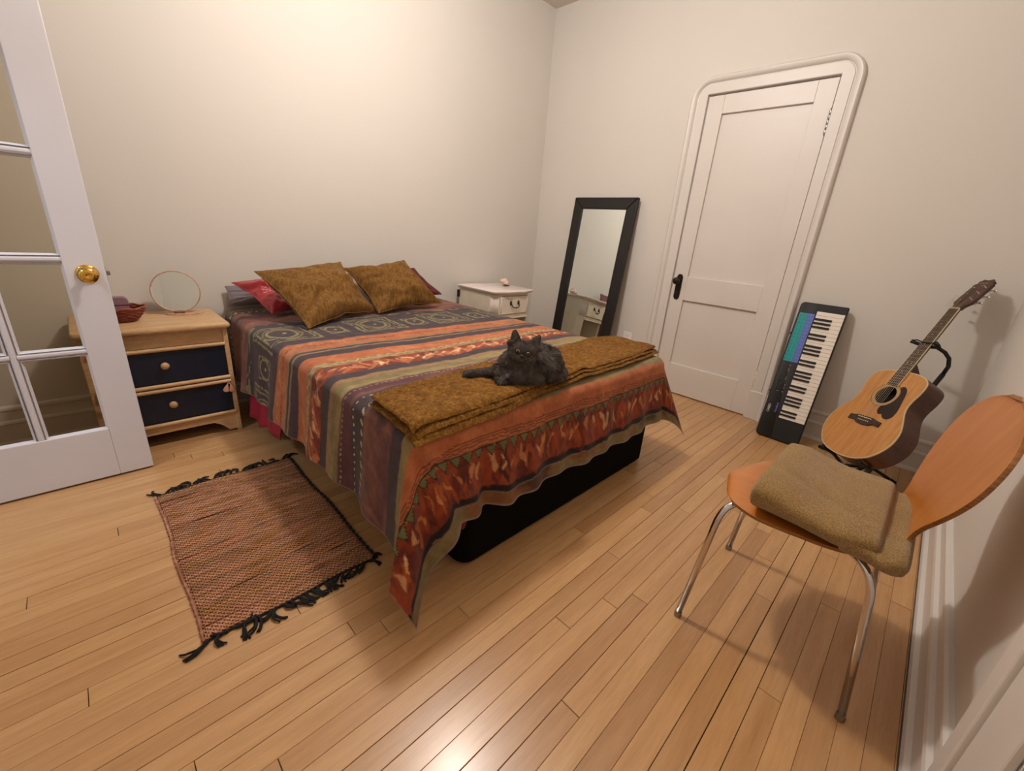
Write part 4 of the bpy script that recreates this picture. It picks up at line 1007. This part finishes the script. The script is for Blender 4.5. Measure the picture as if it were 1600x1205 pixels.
for k in range(6):
    x0, x1 = -.0275+k*.011, -.0175+k*.007; sg = -1 if k < 3 else 1; kk = k if k < 3 else 5-k
    q = HM @ Vector((sg*.024, .060+.040*(kk), .008))
    B().tube([(x0, .208, .010), (x0, .222, .0128), (x1, NUT+.002, .0122), tuple(q)], .0005 if k > 2 else .0008, 5).build('string', 'string_metal', gt, world=False, smooth=True)
for k, (a0, rr3) in enumerate(((.4, .016), (1.0, .014))):
    c0_ = HM @ Vector((-.040, .030+.034*k, .004)); pth = [tuple(c0_ + Vector((-.006-rr3*math.cos(a)*1.0, rr3*math.sin(a), .004*a))) for a in np.linspace(-1.2, 4.2, 18)]
    B().tube([tuple(HM @ Vector((-.024, .060+.04*k, .010)))]+pth, .0005, 5).build('string_end', 'string_metal', gt, world=False, smooth=True)

# ---------------------------------------------------------------- guitar stand
gs = thing('guitar_stand', 'black tubular tripod stand holding the acoustic guitar', 'stand', (-.28, -2.80, 0))
def gl_(x, y, z): return tuple(GM @ Vector((x, y, z)))
def V_(p): return Vector(p)
PB = Vector((-.345, -2.835, .085))
ptop = V_(gl_(.040, .585, -.135))
B().tube([tuple(PB), tuple(PB.lerp(ptop, .5)), tuple(ptop)], .0105, 12).build('post', 'black_rubber', gs, smooth=True)
B().tube([tuple(PB.lerp(ptop, .80)), tuple(PB.lerp(ptop, .86))], .0145, 12).build('collar', 'black_rubber', gs, angle=50)
bend = [gl_(.040, .585, -.135), gl_(.045, .625, -.125), gl_(.045, .655, -.100), gl_(.040, .668, -.065), gl_(.030, .670, -.030)]
B().tube(bend, .0085, 12).build('neck_arm', 'black_rubber', gs, smooth=True)
B().tube([gl_(-.075, .672, .012), gl_(-.062, .672, -.006), gl_(-.040, .672, -.026), gl_(0, .671, -.030), gl_(.036, .671, -.028), gl_(.044, .671, -.012), gl_(.046, .672, .012)], [.010, .0085, .0085, .0085, .0085, .0085, .010], 12).build('yoke', 'black_rubber', gs, smooth=True)
B().tube([gl_(-.070, .674, .012), gl_(-.045, .678, .018), gl_(-.022, .672, .016), gl_(0, .668, .0155), gl_(.024, .668, .016), gl_(.046, .672, .014)], .003, 8).build('retaining_strap', 'black_rubber', gs, smooth=True)
# cradle under the body
cr0 = V_(gl_(0, -.014, -.150))
for sg in (-1, 1):
    B().tube([tuple(PB+Vector((0, 0, -.02))), gl_(sg*.07, -.022+.0, -.135), gl_(sg*.115, .006, -.09), gl_(sg*.115, .006, -.02), gl_(sg*.112, .012, -.008)], [.0085]*4+[.010], 12).build('cradle_arm', 'black_rubber', gs, smooth=True)
for q in ((-.295, -2.955, .010), (-.125, -2.600, .010), (-.52, -2.74, .010)):
    qv = Vector(q); c_ = Vector((PB.x, PB.y, .075))
    lg = B().tube([tuple(PB+Vector((0, 0, -.01))), tuple(c_.lerp(qv, .15)), tuple(c_.lerp(qv, .9)), q], .0085, 12).build('leg', 'black_rubber', gs, smooth=True)
    B().tube([tuple(c_.lerp(qv, .86)), tuple(qv+(qv-c_)*.04)], .0105, 12).build('foot_cap', 'black_rubber', lg, angle=50)

# ---------------------------------------------------------------- plywood chair
CH = Matrix.Translation((-1.765, -2.755, 0))
chair = thing('plywood_chair', 'moulded honey-coloured plywood chair with chrome legs against the near wall', 'chair', mw=CH)
prof = [(.228, .426), (.205, .439), (.160, .446), (.08, .443), (.0, .437), (-.07, .434), (-.125, .440), (-.163, .458), (-.183, .492), (-.194, .535), (-.206, .59), (-.224, .66), (-.246, .74), (-.265, .80), (-.277, .838)]
hw = [(0, .045), (.012, .085), (.035, .130), (.07, .168), (.12, .200), (.18, .217), (.25, .214), (.32, .204), (.385, .190), (.43, .178), (.475, .160), (.52, .112), (.59, .150), (.67, .192), (.75, .212), (.83, .208), (.90, .180), (.955, .125), (.985, .070), (1.0, .03)]
pp = cr(prof, 6); ln = [0]
for a, b_ in zip(pp, pp[1:]): ln.append(ln[-1]+math.hypot(a[0]-b_[0], a[1]-b_[1]))
bkc = cr([(.45, .175), (.49, .155), (.53, .152), (.56, .168), (.60, .202), (.65, .235), (.70, .250), (.75, .238), (.79, .200), (.815, .150), (.83, .095), (.838, .02)], 4)
BKZ = [p[0] for p in bkc]; BKW = [p[1] for p in bkc]
def shell(u, v):
    d = u*ln[-1]; y = np.interp(d, ln, [p[0] for p in pp]); z = np.interp(d, ln, [p[1] for p in pp])
    w_ = np.interp(u, [h[0] for h in hw], [h[1] for h in hw]); x = (2*v-1)
    if u > .5: w_ = np.interp(z, BKZ, BKW)
    x = math.sin(x*PI/2)*.5 + x*.5
    yy = y + (.010*x*x + .068*x*w_)*min(1, max(0, (u-.42)/.2)); zz2 = z + (-.018*x*x*max(0, 1-u/.3) if u < .3 else 0)
    # round the front lip corners
    if u < .10: yy -= .018*(abs(x)**3)*(1-u/.10)
    return (x*w_, yy, zz2)
hwc = cr(hw, 4); hw = hwc
sh_ = B().grid(shell, 90, 30).build('seat_shell', 'chair_ply', chair, world=False, smooth=True)
so = sh_.modifiers.new('solid', 'SOLIDIFY'); so.thickness = .009; so.offset = -1; so.material_offset_rim = 1; sh_.data.materials.append(M['ply_edge'])
bv = sh_.modifiers.new('bevel', 'BEVEL'); bv.width = .003; bv.segments = 2; bv.limit_method = 'ANGLE'
legs = {(-1, 1): (-.232, .207), (1, 1): (.225, .210), (-1, -1): (-.215, -.215), (1, -1): (.215, -.215)}
for (sx, sy), (fx, fy) in legs.items():
    tx, ty = sx*.150, sy*(.145 if sy > 0 else .115)
    ex, ey = sx*.187, sy*(.178 if sy > 0 else .165)
    def bez(p0, p1, p2, n=8): return [tuple(Vector(p0)*(1-t_)**2+Vector(p1)*2*t_*(1-t_)+Vector(p2)*t_*t_) for t_ in [k/n for k in range(n+1)]]
    pth = [(0.0+sx*.03, ty*.9, .419), (tx*.8, ty, .419)] + bez((tx, ty, .419), (ex, ey, .419), (ex+(fx-ex)*.18, ey+(fy-ey)*.18, .345)) + [(fx, fy, .012)]
    lg = B().tube(pth, .0095, 14).build('leg', 'chrome', chair, world=False, smooth=True)
    B().tube([(fx-.0*sx, fy, .020), (fx, fy, .0)], [.0112, .0112], 12).build('foot_cap', 'steel_grey', lg, world=False, angle=50)
for sy in (1, -1): box_obj('mount_plate', (-.06, sy*.10-.02, .414), (.06, sy*.10+.02, .427), 'plastic_black', chair, .003, world=False)

# ---------------------------------------------------------------- folded khaki blanket on the chair
kh = thing('folded_blanket', 'rolled khaki wool blanket lying on the plywood chair', 'blanket', (-1.78, -2.77, .445))
def roll(name, cx, z0, rx, h0, h1, y0, y1, seed, endr=.022, lip=0.0):
    """cloth folded over itself: fat rounded folds on both long sides, flat top"""
    def f(u, v):
        a = 2*PI*u; ca, sa = math.cos(a), math.sin(a)
        y = y0+(y1-y0)*v; h = h0+(h1-h0)*v
        e = min(v*2 if v < .5 else (1-v)*1.2, 1)*abs(y1-y0)/endr; k = math.sqrt(max(0, 1-(1-min(1, e))**2)); k = .72+.28*k
        X = math.copysign(abs(ca)**(.62), ca); Z = math.copysign(abs(sa)**(.72), sa)
        x = rx*(.93+.07*k)*X
        z = z0 + h/2*(1 + Z*k)
        top = 1 if sa > 0 else 0
        z += top*(-.010*math.exp(-((v-.60)/.22)**2)*(1-X*.4) + .007*math.exp(-((v-.18)/.12)**2)*(1+X*.6))*abs(sa)**.5
        z += .0045*nz(x*4, y*4, seed, 2.5)*top + .002*nz(x*9, y*9, seed, 3)*top
        x += .005*nz(z*5, y*4, seed+4, 2.5) - .012*math.exp(-((v-.75)/.2)**2)*(X < 0)
        # long soft creases running with the fold
        z += -.0035*math.exp(-((X+.35+.3*v)/.07)**2)*top
        return (cx + x, y - .010*(1-abs(X))*0 + lip*math.sin(a)*(v > .97), z)
    b = B(); b.grid(f, 120, 70)
    for vend in (0, 1):
        ring = [f(i/120, vend) for i in range(120)]; sg = 1 if vend == 0 else -1; c_ = Vector((sum(p[0] for p in ring)/120, ring[0][1]+sg*.006, sum(p[2] for p in ring)/120))
        def inn(p, k, o): q = Vector((p[0]+(c_.x-p[0])*k*.25, p[1]+sg*o, p[2]+(c_.z-p[2])*k)); return tuple(q)
        b.rings([ring, [inn(p, .35, .005) for p in ring], [inn(p, .62, .004) for p in ring], [inn(p, .66, -.012) for p in ring], [inn(p, .95, -.012) for p in ring]], cap=False)
    return b.build(name, 'khaki_wool', kh, smooth=True)
roll('outer_fold', -1.795, .444, .202, .106, .088, -2.640, -2.905, 5)
roll('inner_fold', -1.805, .436, .200, .084, .080, -2.840, -2.958, 35)
#PART4

# ---------------------------------------------------------------- rag rug
RGX0, RGX1, RGY0, RGY1 = -3.084, -2.588, -1.722, -.870
rg = thing('rag_rug', 'woven terracotta rag rug with black tassels on the floor left of the bed', 'rug', ((RGX0+RGX1)/2, (RGY0+RGY1)/2, 0))
def rugf(top):
    def f(u, v):
        x = RGX0+(RGX1-RGX0)*u; y = RGY0+(RGY1-RGY0)*v
        x += (.004*math.sin(v*11)+.003*nz(v*9, 3, 1))*(1-2*u) ; y += .004*math.sin(u*9+1)*(1-2*v)
        e = min(u*(RGX1-RGX0), (1-u)*(RGX1-RGX0), v*(RGY1-RGY0), (1-v)*(RGY1-RGY0)); k = min(1, e/.004)
        z = (.0085*k**.5 + .0012*nz(x, y, 0, 9)*k + .0006*math.sin(y*2*PI/.0115)) if top else .0008
        return (x, y, max(z, .0008))
    return f
b = B(); b.grid(rugf(True), 60, 300); b.grid(lambda u, v: rugf(False)(1-u, v), 2, 2)
b.build('woven_field', 'rag_weave', rg, smooth=True)
for sx in (0, 1):
    pth = []; rs_ = []
    for k in range(161):
        v = k/160; x, y, z = rugf(True)(sx, v); pth.append((x+(.0015 if sx else -.0015), y, .0062)); rs_.append(.0042+.0016*math.sin(v*2*PI*31)+.001*nz(v*20, sx, 2))
    B().tube(pth, rs_, 8).build('selvage', 'rug_edge' if sx == 0 else 'fringe_black', rg, smooth=True)
for sy in (0, 1):
    pth = [(RGX0+(RGX1-RGX0)*k/40, rugf(True)(k/40, sy)[1]+(.001 if sy else -.001), .005) for k in range(41)]
    B().tube(pth, .0035, 6).build('end_cord', 'fringe_black', rg, smooth=True)
g = random.Random(21)
for sy in (0, 1):
    nT = 24
    for k in range(nT):
        u = (k+.5+g.uniform(-.25, .25))/nT; x, y, z = rugf(True)(u, sy); sg = 1 if sy else -1
        ang = g.gauss(0, .55) + (-.5 if (u < .06) else 0) + (.5 if u > .94 else 0); L_ = g.uniform(.035, .06) + (.015 if u < .05 and not sy else 0)
        dx, dy = math.sin(ang), math.cos(ang)*sg
        b = B(); b.ellip((x, y+sg*.004, .006), (.0045, .0055, .0045), 10, 6)
        cv = g.uniform(-.9, .9)
        for q in range(3):
            w1 = g.uniform(-.35, .35); pth = []; rs_ = []
            for m_ in range(7):
                t_ = m_/6; aa = w1*t_ + cv*t_*t_
                ddx = dx*math.cos(aa)-dy*math.sin(aa); ddy = dx*math.sin(aa)+dy*math.cos(aa)
                pth.append((x+ddx*L_*t_, y+sg*.003+ddy*L_*t_, .0045+.006*math.sin(PI*min(1, t_*1.1))*g.uniform(.4, 1)+.001*q)); rs_.append(.0050*(1-.5*t_))
            pth[-1] = (pth[-1][0], pth[-1][1], .0032)
            b.tube(pth, rs_, 5)
        b.build('tassel', 'fringe_black', rg, smooth=True)

# ---------------------------------------------------------------- cat
CO = Vector((-2.117, -1.870, .611)); cr_ = Vector((.78, -.62, 0)).normalized(); ca_ = Vector((.62, .78, 0)).normalized()
CM = Matrix(((cr_.x, ca_.x, 0, CO.x), (cr_.y, ca_.y, 0, CO.y), (0, 0, 1, CO.z), (0, 0, 0, 1)))   # x right, y away, z up
cat = thing('cat', 'long-haired dark grey cat lying on the gold throw with one paw stretched out', 'cat', mw=CM)
def tube_e(b, pts, rs, n=14): b.tube(pts, rs, n)
b = B()
b.ellip((.098, .085, .052), (.082, .088, .055), 24, 16)        # rump
b.ellip((.060, .060, .056), (.080, .080, .056), 24, 16)        # back
b.ellip((.020, .025, .052), (.068, .062, .056), 24, 16)        # shoulders
b.ellip((.006, -.004, .036), (.060, .045, .038), 24, 16)        # chest
b.ellip((-.030, .012, .030), (.042, .036, .032), 20, 12)
b.ellip((.050, .0, .024), (.050, .040, .026), 20, 12)
b.ellip((.125, .045, .022), (.050, .040, .026), 20, 12)        # thigh
b.ellip((.004, -.004, .078), (.050, .042, .036), 20, 12)        # neck ruff
HC = Vector((.018, -.016, .106))
HR = Matrix.Translation(HC) @ Matrix.Scale(1.06, 4) @ Matrix.Rotation(math.radians(10), 4, 'Y') @ Matrix.Rotation(math.radians(-8), 4, 'Z') @ Matrix.Rotation(math.radians(-10), 4, 'X')
b.ellip((0, 0, 0), (.0425, .038, .0345), 24, 16, HR)             # skull
b.ellip((-.018, -.012, -.014), (.024, .022, .018), 18, 12, HR); b.ellip((.018, -.012, -.014), (.024, .022, .018), 18, 12, HR)   # cheeks
b.ellip((0, -.030, -.013), (.0155, .015, .0115), 16, 10, HR)    # muzzle
b.ellip((0, -.026, -.021), (.012, .012, .008), 14, 8, HR)
for sg in (-1, 1):                                              # ears: leaf-shaped wedges
    er = HR @ Matrix.Translation((sg*.0265, .002, .0205 if sg < 0 else .024)) @ Matrix.Rotation(sg*math.radians(17), 4, 'Y') @ Matrix.Rotation(sg*math.radians(-14), 4, 'Z')
    b.rings([[(.0215*math.cos(a)*w_, .0085*math.sin(a)*d_ + o_, z_*1.08) for a in np.linspace(0, 2*PI, 16, endpoint=False)] for w_, d_, z_, o_ in ((1.0, 1.3, -.012, 0), (.98, 1.2, .002, 0), (.80, .9, .016, .001), (.56, .65, .029, .002), (.32, .45, .040, .003), (.14, .25, .0445, .003))], m=er)
b.tube([(-.025, .020, .030), (-.070, .028, .020), (-.115, .026, .0155), (-.150, .018, .0140)], [.022, .0185, .0145, .0130], 16)   # stretched foreleg
b.ellip((-.160, .014, .0145), (.0190, .0150, .0140), 18, 12)
for k in (-1, 0, 1): b.ellip((-.172, .014+k*.0085, .0105), (.0085, .0058, .0085), 12, 8)
b.tube([(-.012, -.012, .026), (-.034, -.030, .016), (-.048, -.034, .012)], [.017, .014, .012], 14)   # folded foreleg
b.ellip((-.054, -.035, .0115), (.0150, .0120, .0110), 16, 10)
b.tube([(.150, .095, .024), (.165, .065, .022), (.158, .035, .020), (.138, .018, .018), (.110, .010, .016)], [.026, .026, .024, .020, .014], 14)  # tail
tmp = b.build('tmp', None, None, world=False)
rm = tmp.modifiers.new('r', 'REMESH'); rm.mode = 'VOXEL'; rm.voxel_size = .0026
sm = tmp.modifiers.new('s', 'SMOOTH'); sm.factor = .6; sm.iterations = 7
dg = bpy.context.evaluated_depsgraph_get(); me = bpy.data.meshes.new_from_object(tmp.evaluated_get(dg)); bpy.data.objects.remove(tmp)
me.materials.clear(); me.materials.append(M['cat_skin']); me.shade_smooth(); me.name = 'body'
for v in me.vertices:
    if v.co.z < .001: v.co.z = .001
cb = bpy.data.objects.new('body', me); COL.objects.link(cb); cb.parent = cat; MW['body'] = CM
# fur
nv = len(me.vertices); co = np.empty(nv*3); me.vertices.foreach_get('co', co); co = co.reshape(-1, 3)
nf = len(me.polygons); me.calc_loop_triangles(); tri = np.empty(len(me.loop_triangles)*3, dtype=np.int32); me.loop_triangles.foreach_get('vertices', tri); tri = tri.reshape(-1, 3)
a_, b_, c_ = co[tri[:, 0]], co[tri[:, 1]], co[tri[:, 2]]; nr = np.cross(b_-a_, c_-a_); ar = np.linalg.norm(nr, axis=1); nr /= ar[:, None]+1e-12
rs = np.random.RandomState(4); NF = 90000; idx = rs.choice(len(tri), NF, p=ar/ar.sum()); r1, r2 = rs.rand(NF, 1), rs.rand(NF, 1); sq = np.sqrt(r1)
P_ = a_[idx]*(1-sq) + b_[idx]*sq*(1-r2) + c_[idx]*sq*r2; N_ = nr[idx]
hrI = np.array(HR.inverted()); hl = P_ @ hrI[:3, :3].T + hrI[:3, 3]
head = np.exp(-np.maximum(0, np.linalg.norm(hl/np.array([.046, .042, .044]), axis=1)-1)*5)
front = np.clip(-hl[:, 1]/.03, 0, 1)*head
leg = ((P_[:, 0] < -.055) & (P_[:, 2] < .045)).astype(float)
ear = (hl[:, 2] > .034).astype(float)
ln_ = .024*(1-head) + .009*head - .0065*front; ln_ = ln_*(1-leg) + .006*leg; ln_ = ln_*(1-ear) + .004*ear
cen = np.array([.04, .03, .0]); flow = P_ - cen; flow[:, 2] = -.35*np.abs(P_[:, 2])*8 - .02; flow[:, :2] *= .6; flow /= np.linalg.norm(flow, axis=1)[:, None]+1e-9
hf = hl.copy(); hf[:, 1] = .5*np.abs(hf[:, 1])+.02; hf = hf @ np.array(HR)[:3, :3].T; hf /= np.linalg.norm(hf, axis=1)[:, None]; flow = flow*(1-head[:, None]) + hf*head[:, None]
clump = np.array([[noise.noise(Vector(p)*38), noise.noise(Vector(p)*38+Vector((9, 4, 1))), noise.noise(Vector(p)*38+Vector((3, 8, 7)))] for p in P_])
D_ = N_*.55 + flow*.9 + clump*.75 + rs.randn(NF, 3)*.12; D_ -= N_*np.minimum(0, (D_*N_).sum(1)-.15)[:, None]; D_ /= np.linalg.norm(D_, axis=1)[:, None]
S_ = np.cross(D_, N_+rs.randn(NF, 3)*.5); S_ /= np.linalg.norm(S_, axis=1)[:, None]+1e-9
keep = (P_[:, 2] > .004)
for ex in (-.0165, .0165): keep &= ~((np.hypot(hl[:, 0]-ex, hl[:, 2]-.0035) < .0095) & (hl[:, 1] < -.015))
keep &= ~((np.hypot(hl[:, 0], hl[:, 2]+.008) < .006) & (hl[:, 1] < -.03))
P_, D_, S_, ln_, N_ = P_[keep], D_[keep], S_[keep], ln_[keep]*rs.uniform(.6, 1.15, keep.sum()), N_[keep]
w_ = .0010
Z_ = P_ + D_*ln_[:, None]; Z_[:, 2] = np.maximum(Z_[:, 2] - .12*ln_, .0015); Mx = P_ + D_*ln_[:, None]*.5 + N_*.0008
V = np.stack([P_-S_*w_, P_+S_*w_, Mx+S_*w_*.8, Mx-S_*w_*.8, Z_], 1).reshape(-1, 3); n_ = len(P_)
fm_ = bpy.data.meshes.new('fur'); fm_.from_pydata(V.tolist(), [], [q for k in range(n_) for q in ((5*k, 5*k+1, 5*k+2, 5*k+3), (5*k+3, 5*k+2, 5*k+4))])
fm_.materials.append(M['cat_fur']); fo = bpy.data.objects.new('fur', fm_); COL.objects.link(fo); fo.parent = cat; fo['kind'] = 'stuff'; MW['fur'] = CM
# face
bv_ = BVHTree.FromPolygons([v.co for v in me.vertices], [tuple(p.vertices) for p in me.polygons])
def onface(x, z):
    o_ = HR @ Vector((x, -.12, z)); d_ = HR.to_3x3() @ Vector((0, 1, 0)); h_ = bv_.ray_cast(o_, d_); return h_[0]
for sg in (-1, 1):
    p_ = onface(sg*.0165, .0035); m_ = Matrix.Translation(p_) @ HR.to_3x3().to_4x4() @ Matrix.Rotation(sg*math.radians(12), 4, 'Z')
    e_ = B().ellip((0, .0018, 0), (.0070, .0062, .0060), 20, 14, m_).build('eye', 'cat_eye', cat, world=False, smooth=True)
    B().ellip((0, -.0030, 0), (.0040, .0024, .0050), 14, 10, m_).build('pupil', 'cat_pupil', e_, world=False, smooth=True)
p_ = onface(0, -.009); m_ = Matrix.Translation(p_) @ HR.to_3x3().to_4x4() @ Matrix.Translation((0, -.0022, 0)) @ Matrix.Scale(1.2, 4)
B().rings([[(x*k, y_, z*k) for x, z in ((-.0052, .003), (0, .004), (.0052, .003), (.0028, -.0018), (0, -.004), (-.0028, -.0018))] for k, y_ in ((1, .002), (1.0, -.001), (.6, -.0022))], m=m_).build('nose', 'cat_nose', cat, world=False, smooth=True)
mp = [onface(x, z) for x, z in ((-.009, -.020), (-.005, -.0215), (0, -.0175), (.005, -.0215), (.009, -.020))]
B().tube([tuple(q) for q in mp], .0008, 5).build('mouth', 'cat_pupil', cat, world=False, smooth=True)
for sg in (-1, 1):
    for k in range(3):
        q = onface(sg*(.008+.001*k), -.013-.002*k); d_ = HR.to_3x3() @ Vector((sg*.040, -.006+.004*k, .008-.007*k))
        B().tube([tuple(q), tuple(q+d_*.5+Vector((0, 0, .002))), tuple(q+d_)], [.00018, .00014, .00006], 4).build('whisker', 'grey_fabric', cat, world=False)
